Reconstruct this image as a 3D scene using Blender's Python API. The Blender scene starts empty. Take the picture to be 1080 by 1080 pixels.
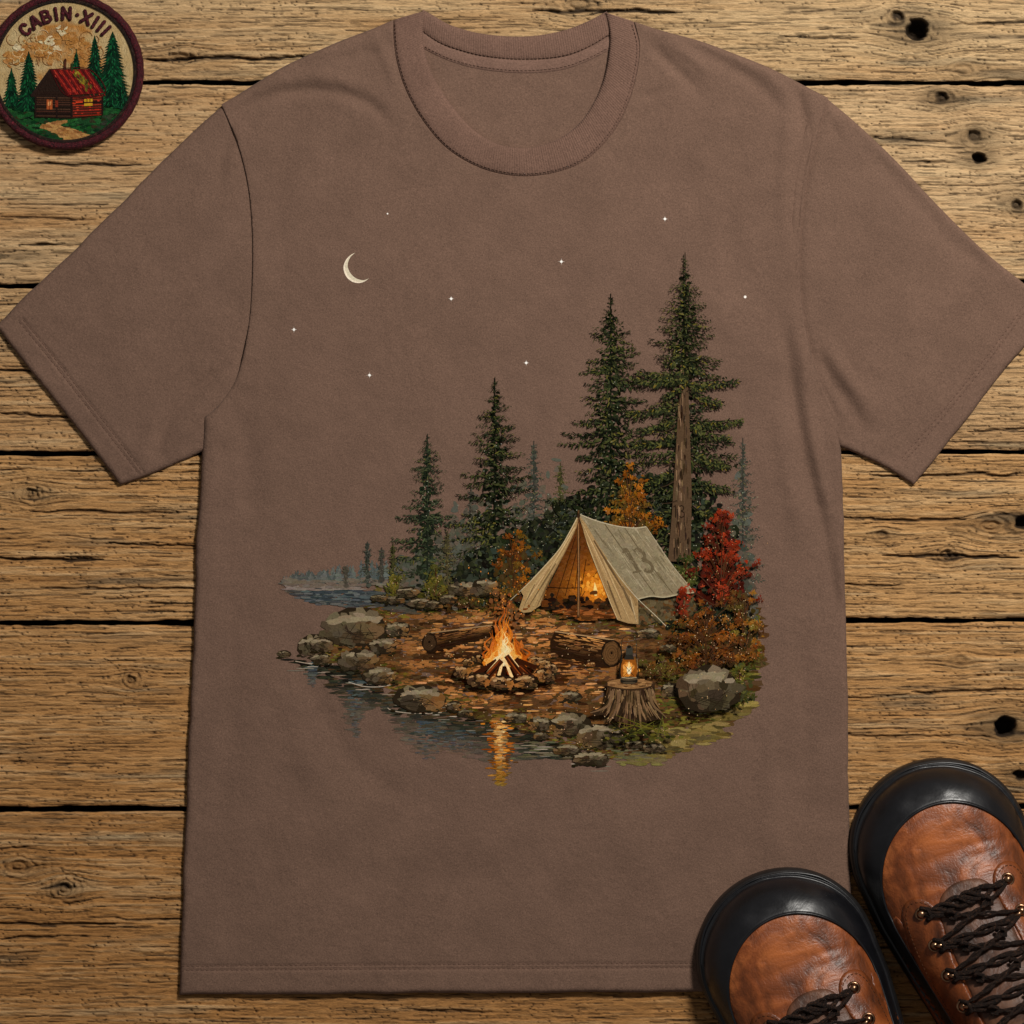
import bpy, math, random
import numpy as np
from mathutils import Vector
from mathutils.geometry import delaunay_2d_cdt

# ------------------------------------------------------------------ basics
S = 0.00075                      # metres per photo pixel (frame is 0.81 m wide)
rnd = random.Random(7)
C = bpy.data.collections.new('scene'); bpy.context.scene.collection.children.link(C)

def lin(c):
    c = c/255.0
    return c/12.92 if c <= 0.04045 else ((c+0.055)/1.055)**2.4
def L3(rgb): return tuple(lin(v) for v in rgb)
def mixc(a, b, t): return tuple(a[i]*(1-t)+b[i]*t for i in range(3))
def vary(c, k=10):
    d = rnd.uniform(-k, k)
    return tuple(max(2, min(255, v+d+rnd.uniform(-k*.35, k*.35))) for v in c)

def P2W(a, org=(0, 0, 0)):
    a = np.asarray(a, float)
    o = np.empty_like(a)
    o[:, 0] = (a[:, 0]-org[0])*S; o[:, 1] = -(a[:, 1]-org[1])*S; o[:, 2] = (a[:, 2]-org[2])*S
    return o

def mesh_obj(name, verts, faces, mat, parent=None, org=(0, 0, 0), cols=None, smooth=True, uv=None, local=False, fcols=None, matidx=None):
    """verts in photo pixels (x right, y down, z up); org = thing origin in pixels"""
    me = bpy.data.meshes.new(name)
    v = np.asarray(verts, float)
    v = v*S if local else P2W(v, org)
    me.from_pydata(v.tolist(), [], faces if isinstance(faces, list) else faces.tolist())
    if smooth: me.polygons.foreach_set('use_smooth', [True]*len(me.polygons))
    mats = mat if isinstance(mat, (list, tuple)) else [mat]
    for m in mats: me.materials.append(m)
    if matidx is not None: me.polygons.foreach_set('material_index', matidx)
    if cols is not None:
        ca = me.color_attributes.new('Col', 'FLOAT_COLOR', 'POINT')
        c4 = np.ones((len(v), 4)); c4[:, :3] = cols
        ca.data.foreach_set('color', c4.ravel())
    if uv is not None:
        ul = me.uv_layers.new(name='UVMap')
        idx = np.empty(len(me.loops), int); me.loops.foreach_get('vertex_index', idx)
        ul.data.foreach_set('uv', np.asarray(uv, float)[idx].ravel())
    me.validate(); me.update()
    o = bpy.data.objects.new(name, me); C.objects.link(o)
    if parent: o.parent = parent
    return o

def empty(name, px, py, z=0, rot=0):
    o = bpy.data.objects.new(name, None); C.objects.link(o)
    o.empty_display_size = 0.02
    o.location = ((px-540)*S, -(py-540)*S, z*S); o.rotation_euler = (0, 0, rot)
    return o
def tag(o, label=None, cat=None, group=None, kind=None):
    if label: o['label'] = label
    if cat: o['category'] = cat
    if group: o['group'] = group
    if kind: o['kind'] = kind

# ------------------------------------------------------------------ numpy noise
def _h(ix, iy, seed):
    ix = ix.astype(np.int64) & 0xffffffff; iy = iy.astype(np.int64) & 0xffffffff
    n = (ix*374761393 + iy*668265263 + seed*974634777) & 0xffffffff
    n = ((n ^ (n >> 13))*1274126177) & 0xffffffff
    n = ((n ^ (n >> 16))*2246822519) & 0xffffffff
    return ((n ^ (n >> 15)) & 0xffffff)/float(0x7fffff)-1.0
def noise(x, y, seed=0):
    x = np.asarray(x, float); y = np.asarray(y, float)
    x, y = np.broadcast_arrays(x, y)
    ix = np.floor(x); iy = np.floor(y); fx = x-ix; fy = y-iy
    fx = fx*fx*fx*(fx*(fx*6-15)+10); fy = fy*fy*fy*(fy*(fy*6-15)+10)
    a = _h(ix, iy, seed); b = _h(ix+1, iy, seed); c = _h(ix, iy+1, seed); d = _h(ix+1, iy+1, seed)
    return (a*(1-fx)+b*fx)*(1-fy)+(c*(1-fx)+d*fx)*fy
def fbm(x, y, seed=0, o=3):
    s = 0; a = 1; t = 0
    for k in range(o):
        s = s+a*noise(x*2**k, y*2**k, seed+k*17); t += a; a *= .5
    return s/t
def sstep(a, b, x):
    t = np.clip((x-a)/(b-a), 0, 1); return t*t*(3-2*t)

# ------------------------------------------------------------------ curves & geometry helpers
def smooth(pts, step=4, closed=False):
    p = [np.array(q, float) for q in pts]; n = len(p); out = []
    rng = range(n if closed else n-1)
    for i in rng:
        if closed: a, b, c, d = p[i-1], p[i], p[(i+1) % n], p[(i+2) % n]
        else:
            b, c = p[i], p[i+1]; a = p[i-1] if i > 0 else 2*b-c; d = p[i+2] if i+2 < n else 2*c-b
        m = max(1, int(np.linalg.norm(c-b)/step))
        for k in range(m):
            t = k/m
            out.append(.5*((2*b)+(-a+c)*t+(2*a-5*b+4*c-d)*t*t+(-a+3*b-3*c+d)*t**3))
    if not closed: out.append(p[-1])
    return np.array(out)
def join(*segs, step=4):
    out = []
    for s in segs:
        q = smooth(s, step); out += list(q[:-1])
    return np.array(out)
def inside(x, y, poly):
    x = np.asarray(x, float); y = np.asarray(y, float); r = np.zeros(x.shape, bool)
    n = len(poly); j = n-1
    for i in range(n):
        xi, yi = poly[i][:2]; xj, yj = poly[j][:2]
        if yi != yj:
            r ^= ((yi > y) != (yj > y)) & (x < (xj-xi)*(y-yi)/(yj-yi)+xi)
        j = i
    return r
def pip(x, y, poly):
    r = False; n = len(poly); j = n-1
    for i in range(n):
        yi = poly[i][1]; yj = poly[j][1]
        if (yi > y) != (yj > y) and x < (poly[j][0]-poly[i][0])*(y-yi)/(yj-yi)+poly[i][0]: r = not r
        j = i
    return r
def dist_line(x, y, pl, closed=False):
    x = np.asarray(x, float); y = np.asarray(y, float)
    best = np.full(x.shape, 1e9); n = len(pl)
    for i in range(n if closed else n-1):
        ax, ay = pl[i][:2]; bx, by = pl[(i+1) % n][:2]
        dx, dy = bx-ax, by-ay; l = dx*dx+dy*dy+1e-12
        t = np.clip(((x-ax)*dx+(y-ay)*dy)/l, 0, 1)
        best = np.minimum(best, (x-ax-t*dx)**2+(y-ay-t*dy)**2)
    return np.sqrt(best)
def panel(outline, zf, spacing=4, zb=0.5, rings=(0.7, 1.6, 3, 5), lines=(), holes=None):
    """sheet filling an outline; zf(x,y,d)->top z, d = distance to the outline; skirt down to zb"""
    ol = np.asarray(outline, float)[:, :2]; n = len(ol)
    x0, y0 = ol.min(0); x1, y1 = ol.max(0)
    gx, gy = np.meshgrid(np.arange(x0, x1, spacing), np.arange(y0, y1, spacing*.9))
    gx = gx+(np.arange(gx.shape[0]) % 2)[:, None]*spacing*.5
    pts = [np.stack([gx.ravel(), gy.ravel()], 1)]
    nx = np.roll(ol, -1, 0)-np.roll(ol, 1, 0); nn = np.stack([-nx[:, 1], nx[:, 0]], 1)
    nn /= (np.linalg.norm(nn, axis=1)[:, None]+1e-9)
    for r in rings: pts += [ol+nn*r, ol-nn*r]
    for ln in lines:
        q = smooth(ln, 3); t = np.gradient(q, axis=0); m = np.stack([-t[:, 1], t[:, 0]], 1); m /= np.linalg.norm(m, axis=1)[:, None]
        for o in (-4, -2.5, -1.2, 0, 1.2, 2.5, 4): pts.append(q+m*o)
    pts = np.concatenate(pts)
    pts = pts[inside(pts[:, 0], pts[:, 1], ol)]
    d = dist_line(pts[:, 0], pts[:, 1], ol, True); pts = pts[d > .45]; d = d[d > .45]
    keep = (d < 5.5) | (np.arange(len(pts)) >= 0); pts = pts[keep]
    allp = np.concatenate([ol, pts])
    res = delaunay_2d_cdt([Vector(p) for p in allp], [(i, (i+1) % n) for i in range(n)], [], 1, 1e-5)
    vo = np.array([[v.x, v.y] for v in res[0]]); faces = [list(f) for f in res[2]]
    dd = dist_line(vo[:, 0], vo[:, 1], ol, True)
    z = zf(vo[:, 0], vo[:, 1], dd)
    V = np.column_stack([vo, z])
    # CDT is counter-clockwise in (x, y-down); flip so normals face +z after the y mirror
    faces = [f[::-1] for f in faces]
    inv = {}
    for k, lst in enumerate(res[3]):
        for i in lst:
            if i < n: inv[i] = k
    base = len(V); ring = [inv[i] for i in range(n)]
    low = V[ring].copy(); low[:, 2] = zb
    V = np.concatenate([V, low])
    area = 0.5*np.sum(ol[:, 0]*np.roll(ol[:, 1], -1)-np.roll(ol[:, 0], -1)*ol[:, 1])
    for i in range(n):
        j = (i+1) % n
        f = [ring[i], ring[j], base+j, base+i]
        faces.append(f if area > 0 else f[::-1])
    return V, faces
def round_edge(d, w): 
    t = np.clip(d/w, 0, 1); return np.sqrt(1-(1-t)**2)
def strip(A, B, across, zf, n=None, zb=None):
    """ribbed strip between two curves; returns verts, faces, uv (u = length, v = across)"""
    n = n or max(len(A), len(B))
    def rs(c):
        c = np.asarray(c, float); l = np.r_[0, np.cumsum(np.linalg.norm(np.diff(c, axis=0), axis=1))]
        t = np.linspace(0, l[-1], n); return np.stack([np.interp(t, l, c[:, 0]), np.interp(t, l, c[:, 1])], 1), t
    a, ta = rs(A); b, tb = rs(B); V = []; U = []; F = []
    m = len(across)
    for i in range(n):
        for s in across:
            p = a[i]*(1-s)+b[i]*s
            V.append((p[0], p[1], zf(p[0], p[1], s, i/(n-1)))); U.append(((ta[i]+tb[i])/2, s))
    for i in range(n-1):
        for k in range(m-1): F.append([i*m+k, (i+1)*m+k, (i+1)*m+k+1, i*m+k+1])
    return V, F, U
def tube(path, r, seg=8, closed=False, ry=None):
    p = np.asarray(path, float); n = len(p)
    r = np.full(n, r, float) if np.isscalar(r) else np.asarray(r, float)
    if closed: t = np.roll(p, -1, 0)-np.roll(p, 1, 0)
    else: t = np.gradient(p, axis=0)
    t /= (np.linalg.norm(t, axis=1)[:, None]+1e-9)
    V = []; F = []
    for i in range(n):
        up = np.array([0, 0, 1.]) if abs(t[i][2]) < .95 else np.array([1., 0, 0])
        s = np.cross(t[i], up); s /= np.linalg.norm(s)+1e-9; q = np.cross(s, t[i])
        for k in range(seg):
            a = 2*math.pi*k/seg
            V.append(p[i]+r[i]*(math.cos(a)*s+math.sin(a)*q*(ry or 1)))
    for i in range(n if closed else n-1):
        for k in range(seg):
            F.append([i*seg+k, i*seg+(k+1) % seg, ((i+1) % n)*seg+(k+1) % seg, ((i+1) % n)*seg+k])
    if not closed:
        F.append(list(range(seg))[::-1]); F.append([(n-1)*seg+k for k in range(seg)])
    return V, F
class MB:
    def __init__(s): s.v = []; s.f = []
    def add(s, vf):
        b = len(s.v); s.v += [tuple(q) for q in vf[0]]; s.f += [[i+b for i in f] for f in vf[1]]; return s
    def build(s, name, mat, parent=None, org=(0, 0, 0), **k): return mesh_obj(name, s.v, s.f, mat, parent, org, **k)
def sphere(c, r, seg=14, ring=9, sz=1.0):
    V = []; F = []
    for i in range(ring+1):
        a = math.pi*i/ring
        for k in range(seg):
            b = 2*math.pi*k/seg
            V.append((c[0]+r*math.sin(a)*math.cos(b), c[1]+r*math.sin(a)*math.sin(b), c[2]+r*sz*math.cos(a)))
    for i in range(ring):
        for k in range(seg): F.append([i*seg+k, (i+1)*seg+k, (i+1)*seg+(k+1) % seg, i*seg+(k+1) % seg])
    return V, F

# ------------------------------------------------------------------ materials
class NT:
    def __init__(s, name):
        s.m = bpy.data.materials.new(name); s.m.use_nodes = True; s.t = s.m.node_tree; s.n = s.t.nodes; s.l = s.t.links
        s.b = s.n['Principled BSDF']
    def N(s, typ, **k):
        o = s.n.new('ShaderNode'+typ)
        for a, b in k.items():
            if a.startswith('i_'): o.inputs[a[2:].replace('_', ' ')].default_value = b
            else: setattr(o, a, b)
        return o
    def L(s, a, b): s.l.new(a, b)
    def coord(s, scale=(1/S, 1/S, 1/S), src='Object'):
        tc = s.N('TexCoord'); mp = s.N('Mapping'); mp.inputs['Scale'].default_value = scale
        s.L(tc.outputs[src], mp.inputs['Vector']); return mp.outputs[0]
    def noise(s, vec, scale, detail=3, rough=.5, dist=0):
        n = s.N('TexNoise'); n.inputs['Scale'].default_value = scale; n.inputs['Detail'].default_value = detail
        n.inputs['Roughness'].default_value = rough; n.inputs['Distortion'].default_value = dist
        s.L(vec, n.inputs['Vector']); return n.outputs['Fac']
    def ramp(s, fac, stops):
        r = s.N('ValToRGB'); e = r.color_ramp.elements
        while len(e) < len(stops): e.new(.5)
        for k, (p, c) in enumerate(stops):
            e[k].position = p; e[k].color = tuple(c)+(1,) if not np.isscalar(c) else (c, c, c, 1)
        s.L(fac, r.inputs[0]); return r.outputs[0]
    def mul(s, a, b, f=1.0):
        m = s.N('Mix', data_type='RGBA', blend_type='MULTIPLY'); m.inputs[0].default_value = f
        s.L(a, m.inputs[6]); s.L(b, m.inputs[7]); return m.outputs[2]
    def bump(s, h, strength, dist, nrm=None):
        b = s.N('Bump'); b.inputs['Strength'].default_value = strength; b.inputs['Distance'].default_value = dist
        s.L(h, b.inputs['Height'])
        if nrm: s.L(nrm, b.inputs['Normal'])
        return b.outputs[0]
    def fin(s, col=None, rough=.8, spec=.3, nrm=None, **k):
        b = s.b
        if col is not None:
            if isinstance(col, tuple): b.inputs['Base Color'].default_value = col+(1,)
            else: s.L(col, b.inputs['Base Color'])
        if np.isscalar(rough): b.inputs['Roughness'].default_value = rough
        else: s.L(rough, b.inputs['Roughness'])
        b.inputs['Specular IOR Level'].default_value = spec
        if nrm: s.L(nrm, b.inputs['Normal'])
        for a, v in k.items(): b.inputs[a.replace('_', ' ')].default_value = v
        return s.m

SHIRT = (111, 87, 74)
def knit_bump(t, v, st=1.0):
    n1 = t.noise(v, .42, 3, .6, .6); n2 = t.noise(v, .05, 3)
    b1 = t.bump(n1, .5*st, 1.0*S)
    return t.bump(n2, .35*st, 5*S, b1)
def fabric_mat(name, rgb, ribs=False):
    t = NT(name); v = t.coord()
    f = t.noise(v, .75, 2, .7, .8)
    base = t.ramp(f, [(.25, L3(tuple(c*.82 for c in rgb))), (.5, L3(rgb)), (.75, L3(tuple(min(255, c*1.15+2) for c in rgb)))])
    m = t.noise(v, .022, 4, .6)
    base = t.mul(base, t.ramp(m, [(.3, .90), (.7, 1.06)]))
    nb = knit_bump(t, v)
    if ribs:
        uvn = t.N('UVMap'); w = t.N('TexWave', wave_type='BANDS', bands_direction='X', wave_profile='SIN')
        w.inputs['Scale'].default_value = .125; w.inputs['Distortion'].default_value = .6; w.inputs['Detail'].default_value = 1
        w.inputs['Detail Scale'].default_value = .1
        t.L(uvn.outputs[0], w.inputs['Vector'])
        nb = t.bump(w.outputs['Fac'], .35, .8*S, nb)
    return t.fin(base, .95, .04, nb, Sheen_Weight=.05, Sheen_Roughness=.5)
M = {}
M['jersey'] = fabric_mat('brown_jersey', SHIRT)
M['rib'] = fabric_mat('brown_rib_knit', (113, 87, 75), ribs=True)
M['tape'] = fabric_mat('brown_neck_tape', (117, 91, 79))
M['thread'] = fabric_mat('brown_thread', (110, 84, 72))

def ink_mat():
    t = NT('printed_ink'); v = t.coord()
    a = t.N('Attribute', attribute_name='Col')
    f = t.noise(v, .6, 3, .7, .5)
    col = t.mul(a.outputs['Color'], t.ramp(f, [(.25, .68), (.75, 1.2)]))
    return t.fin(col, .95, 0.0, knit_bump(t, v, .6))
M['ink'] = ink_mat()
def thread_ink():
    t = NT('embroidery'); v = t.coord()
    a = t.N('Attribute', attribute_name='Col')
    f = t.noise(v, .5, 4, .7, 1.0)
    col = t.mul(a.outputs['Color'], t.ramp(f, [(.25, .72), (.75, 1.18)]))
    f2 = t.noise(t.coord((1/S, .35/S, 1/S)), .8, 2, .6, 1.5)
    return t.fin(col, .8, .08, t.bump(f2, .9, 1.8*S))
M['embroidery'] = thread_ink()

def wood_mat():
    t = NT('weathered_wood')
    a = t.N('Attribute', attribute_name='Col')
    v1 = t.coord((.06/S, 1/S, 1/S)); f = t.noise(v1, .75, 5, .7, .8)
    v2 = t.coord((.28/S, 1.1/S, 1/S)); g = t.noise(v2, .55, 3, .7, 1.2)
    col = t.mul(a.outputs['Color'], t.ramp(f, [(.28, .56), (.5, 1.0), (.74, 1.26)]))
    col = t.mul(col, t.ramp(g, [(.28, .72), (.42, 1.0), (.7, 1.06)]))
    b = t.bump(f, .9, 1.6*S); b = t.bump(g, .7, 1.4*S, b)
    return t.fin(col, .78, .25, b)
M['wood'] = wood_mat()
t = NT('dark_void'); v = t.coord()
M['void'] = t.fin(t.ramp(t.noise(v, .05), [(.3, (.006, .004, .003)), (.7, (.014, .01, .007))]), 1, 0)

def leather_mat(name, dark, mid, light, rough=.42):
    t = NT(name); v = t.coord()
    f = t.noise(v, .022, 5, .6, .8); g = t.noise(t.coord((.8/S, .25/S, .5/S)), .06, 4, .6, .5); h = t.noise(v, .5, 3, .6)
    col = t.ramp(f, [(.3, L3(dark)), (.5, L3(mid)), (.7, L3(light))])
    col = t.mul(col, t.ramp(g, [(.3, .5), (.5, 1.0), (.8, 1.12)]))
    col = t.mul(col, t.ramp(h, [(.3, .9), (.7, 1.06)]))
    vo = t.N('TexVoronoi', feature='DISTANCE_TO_EDGE'); vo.inputs['Scale'].default_value = .16; t.L(v, vo.inputs['Vector'])
    cr = t.ramp(vo.outputs['Distance'], [(0, 0.), (.12, 1.)])
    b = t.bump(f, .5, 5*S); b = t.bump(h, .25, 1*S, b); b = t.bump(cr, .12, .6*S, b); b = t.bump(g, .35, 3*S, b)
    return t.fin(col, rough, .45, b)
M['leather'] = leather_mat('brown_leather', (50, 25, 13), (128, 66, 30), (180, 102, 52))
M['leather_dark'] = leather_mat('dark_tongue_leather', (52, 32, 22), (92, 58, 40), (118, 80, 56), .5)
M['leather_edge'] = leather_mat('eyestay_leather', (62, 31, 15), (118, 60, 26), (152, 84, 40), .4)
def rubber_mat(name, rgb, rough):
    t = NT(name); v = t.coord(); f = t.noise(v, .03, 4, .6, .5); h = t.noise(v, .4, 3)
    col = t.ramp(f, [(.3, L3(tuple(c*.7 for c in rgb))), (.7, L3(rgb))])
    rr = t.ramp(f, [(.3, rough*.85), (.7, rough*1.25)])
    b = t.bump(f, .25, 3*S); b = t.bump(h, .1, .6*S, b)
    return t.fin(col, rr, .5, b)
M['rubber'] = rubber_mat('black_toe_rubber', (19, 19, 23), .33)
M['sole'] = rubber_mat('black_sole_rubber', (25, 22, 21), .45)
def lace_mat():
    t = NT('dark_lace'); v = t.coord(); f = t.noise(v, .35, 4, .8, 1.5); g = t.noise(v, .06, 2)
    col = t.ramp(f, [(.35, L3((14, 10, 9))), (.55, L3((38, 25, 19))), (.74, L3((112, 76, 54)))])
    return t.fin(col, .6, .22, t.bump(f, 1.0, 3.0*S))
M['lace'] = lace_mat()
def metal_mat():
    t = NT('aged_brass'); v = t.coord(); f = t.noise(v, .15, 4, .6)
    return t.fin(t.ramp(f, [(.3, L3((92, 66, 48))), (.7, L3((190, 150, 118)))]), .28, .5, t.bump(f, .3, 1*S), Metallic=1.0)
M['metal'] = metal_mat()
t = NT('leather_thread'); M['stitch'] = t.fin(t.ramp(t.noise(t.coord(), .6), [(.3, L3((52, 28, 14))), (.7, L3((96, 54, 26)))]), .7, .2)
def border_mat():
    t = NT('maroon_thread'); v = t.coord(); f = t.noise(v, .45, 3, .7, 1)
    return t.fin(t.ramp(f, [(.3, L3((22, 8, 10))), (.5, L3((62, 17, 24))), (.75, L3((112, 34, 44)))]), .6, .2, t.bump(f, 1.0, 2.2*S))
M['border'] = border_mat()

# ------------------------------------------------------------------ planks (setting)
KN = [  # x, y, radius, hole depth, aspect, ring strength
 (968, 31, 13, 30, 1.05, 1.0), (946, 17, 6, 5, 1.3, 1.5), (994, 103, 8, 8, 1.2, 1.5), (1028, 144, 9, 7, 1.1, 1.5), (1033, 166, 7, 16, 1.2, .3),
 (1073, 216, 8, 7, 1.0, 2.0), (1061, 767, 13, 30, 1.0, .6), (1080, 551, 9, 20, 1.3, .8), (1078, 818, 7, 12, 1.5, .8),
 (33, 521, 8, 3, 1.3, 2.0), (138, 717, 6, 3, 1.0, 2.0), (68, 937, 9, 2, 1.2, 2.4), (20, 913, 8, 1, 1.8, 2.0),
 (998, 586, 7, 2, 1.2, 2.0), (1013, 697, 5, 1.5, 1.6, 1.5), (930, 565, 5, 2, 1.4, 1.2), (190, 60, 6, 3, 2.6, 1.2), (610, 4, 9, 2, 2.2, 2.0), (1016, 74, 6, 1, 2.0, 1.4),
 (1045, 555, 8, 2, 2., 2.)]
LONG = [  # long open splits following the grain: x0, y0, x1, y1, width, depth
 (150, 62, 330, 60, 1.6, 5), (560, 11, 720, 12, 1.6, 4), (820, 38, 905, 41, .9, 3), (1000, 25, 1090, 22, 1.0, 3), (950, 170, 1010, 172, 1.0, 3), (915, 146, 1000, 149, 1.2, 3.5),
 (0, 228, 90, 231, 1.1, 3), (30, 172, 150, 174, 1.0, 3), (-10, 588, 110, 590, 1.5, 4), (110, 573, 215, 576, 1.1, 3.5), (40, 620, 210, 621, 1.0, 3),
 (885, 546, 1020, 549, 1.3, 3.5), (930, 586, 1075, 588, 1.4, 4), (890, 616, 950, 617, 1.1, 3), (960, 731, 1090, 728, 1.3, 3), (890, 736, 960, 733, 1.0, 2.5),
 (-10, 974, 122, 976, 1.2, 3.5), (120, 970, 200, 971, 1.0, 3), (0, 990, 65, 988, 1.6, 3.5), (880, 775, 1045, 777, .9, 2.5), (-10, 390, 80, 392, 1.4, 4), (0, 437, 100, 440, 1.2, 3.5),
 (30, 539, 200, 541, 1.1, 3), (920, 502, 1090, 500, 1.3, 3.5), (1020, 455, 1090, 453, 1.2, 3), (0, 128, 40, 129, 1.0, 3), (20, 258, 70, 257, 1.3, 3.5), (420, 1064, 520, 1067, 1.1, 2.5), (-20, 340, 30, 341, 1.1, 3)]

def wood_fields(X, Y, seed):
    Yw = Y+3.5*fbm(X/330, Y/45, 3, 2)+.5*noise(X/50, Y/14, 9)
    hole = np.zeros_like(X); dark = np.zeros_like(X); rg = np.zeros_like(X)
    for (kx, ky, R, dp, asp, rs) in KN:
        dx = X-kx; dy = Y-ky; g = np.exp(-((dx/(R*3.2))**2+(dy/(R*2.0))**2))
        Yw = Yw-dy*g*.85
        rr = np.sqrt((dx/asp)**2+dy**2)*(1+.12*noise(X/5, Y/5, 31))+1.2*noise(X/7, Y/4, 77)
        hole = hole+dp*(1-sstep(R*.45, R*1.0, rr))
        rg = rg+rs*.8*np.sin(rr*1.25)*np.exp(-(rr/(R*1.9))**2)
        dark = np.maximum(dark, (1-sstep(R*.7, R*2.6, np.sqrt((dx/(asp*1.7))**2+dy**2)+2*noise(X/12, Y/5, 5)))*(.28+.3*(dp > 5)))
    fib = noise(X/70, Yw/2.6, seed+1)*.5+noise(X/26, Yw/1.7, seed+2)*.35
    ring = fbm(X/520, Yw/9, seed+3, 2)
    seg = noise(X/15, Yw/3.2, seed+4)
    # short splits and pits: rows of tapered dashes that follow the grain
    def rows(p, ln, thr, w, sd):
        Yr = (Yw+.20*p*noise(X/60, Yw/40, sd)+.45*noise(X/8, Yw/4, sd+7))/p; r = np.round(Yr); d = np.abs(Yr-r+.30*noise(r*3.7, r*0+sd, sd+1))*p
        m = noise(X/ln+r*5.31, r*1.7+.5, sd+2); a = np.clip((m-thr)/.28, 0, 1)*(.75+.25*noise(X/3.1, r, sd+3))
        return np.clip(1.35-d/(w*(.25+.75*a)+.15), 0, 1)*np.clip(a*2.2, 0, 1)
    cr = rows(10.3, 38, .20, .75, seed+5)
    cr2 = rows(4.9, 17, .02, .55, seed+15)
    cr3 = rows(3.1, 11, .05, .45, seed+25)
    def dots(p, q, thr, w, sd):
        Yr = Yw/p; r = np.round(Yr); dy = np.abs(Yr-r)*p
        xx = X/q+_h(r, r*0, sd)*3; c = np.round(xx); dx = np.abs(xx-c+.3*_h(c, r, sd+4))*q
        on = (_h(c, r, sd+1) > thr); sz = w*(.8+.4*_h(c, r, sd+2))
        return np.clip(1.4-np.hypot(dx/1.25, dy)/sz, 0, 1)*on
    pit = np.maximum(dots(5.3, 11, .30, .95, seed+35), dots(3.7, 7.5, .45, .75, seed+45))*sstep(-.5, .1, noise(X/60, Yw/14, seed+10))
    rough = sstep(-.1, .6, fbm(X/160, Y/70, seed+11, 3))
    lc = np.zeros_like(X)
    for (x0, y0, x1, y1, w, dpt) in LONG:
        if max(y0, y1) < Y.min()-8 or min(y0, y1) > Y.max()+8: continue
        t = np.clip((X-x0)/(x1-x0), 0, 1); yy = y0+(y1-y0)*t+1.3*noise(X/24, X*0+y0, 3)+.6*noise(X/7, X*0+y0, 4)
        ww = w*np.clip(np.minimum(X-x0, x1-X)/22, 0, 1)*(1+.45*noise(X/11, X*0+y0, 8))
        lc = np.maximum(lc, (1-sstep(ww*.4, ww+.9, np.abs(Y-yy)))*(ww > .05)*dpt)
    h = fib*1.0+ring*.5+seg*.3-cr*2.2*(.5+.5*rough)-cr2*1.4-cr3*1.0-pit*2.2+rg-lc-hole
    dirt = np.clip(cr*.78+cr2*.70+cr3*.52+pit*.9+lc/4.0+np.clip(hole/9, 0, 1), 0, 1)
    return h, dirt, dark, fib, ring, rough

gaps = [(-340, -340), (-125, -125), (87, 87), (302, 297), (478.5, 476.5), (657.5, 654), (853.5, 851), (1068+22, 1088), (1290, 1290)]
tone = [(196, 163, 120), (198, 165, 121), (200, 166, 123), (192, 154, 109), (196, 152, 100), (190, 143, 90), (166, 119, 69), (150, 110, 66)]
xs = np.concatenate([np.arange(-520, -24, 14), np.arange(-24, 1104, 1.7), np.arange(1104, 1600, 14)])
floor = empty('plank_floor', 540, 540, 0); tag(floor, kind='structure')
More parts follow.
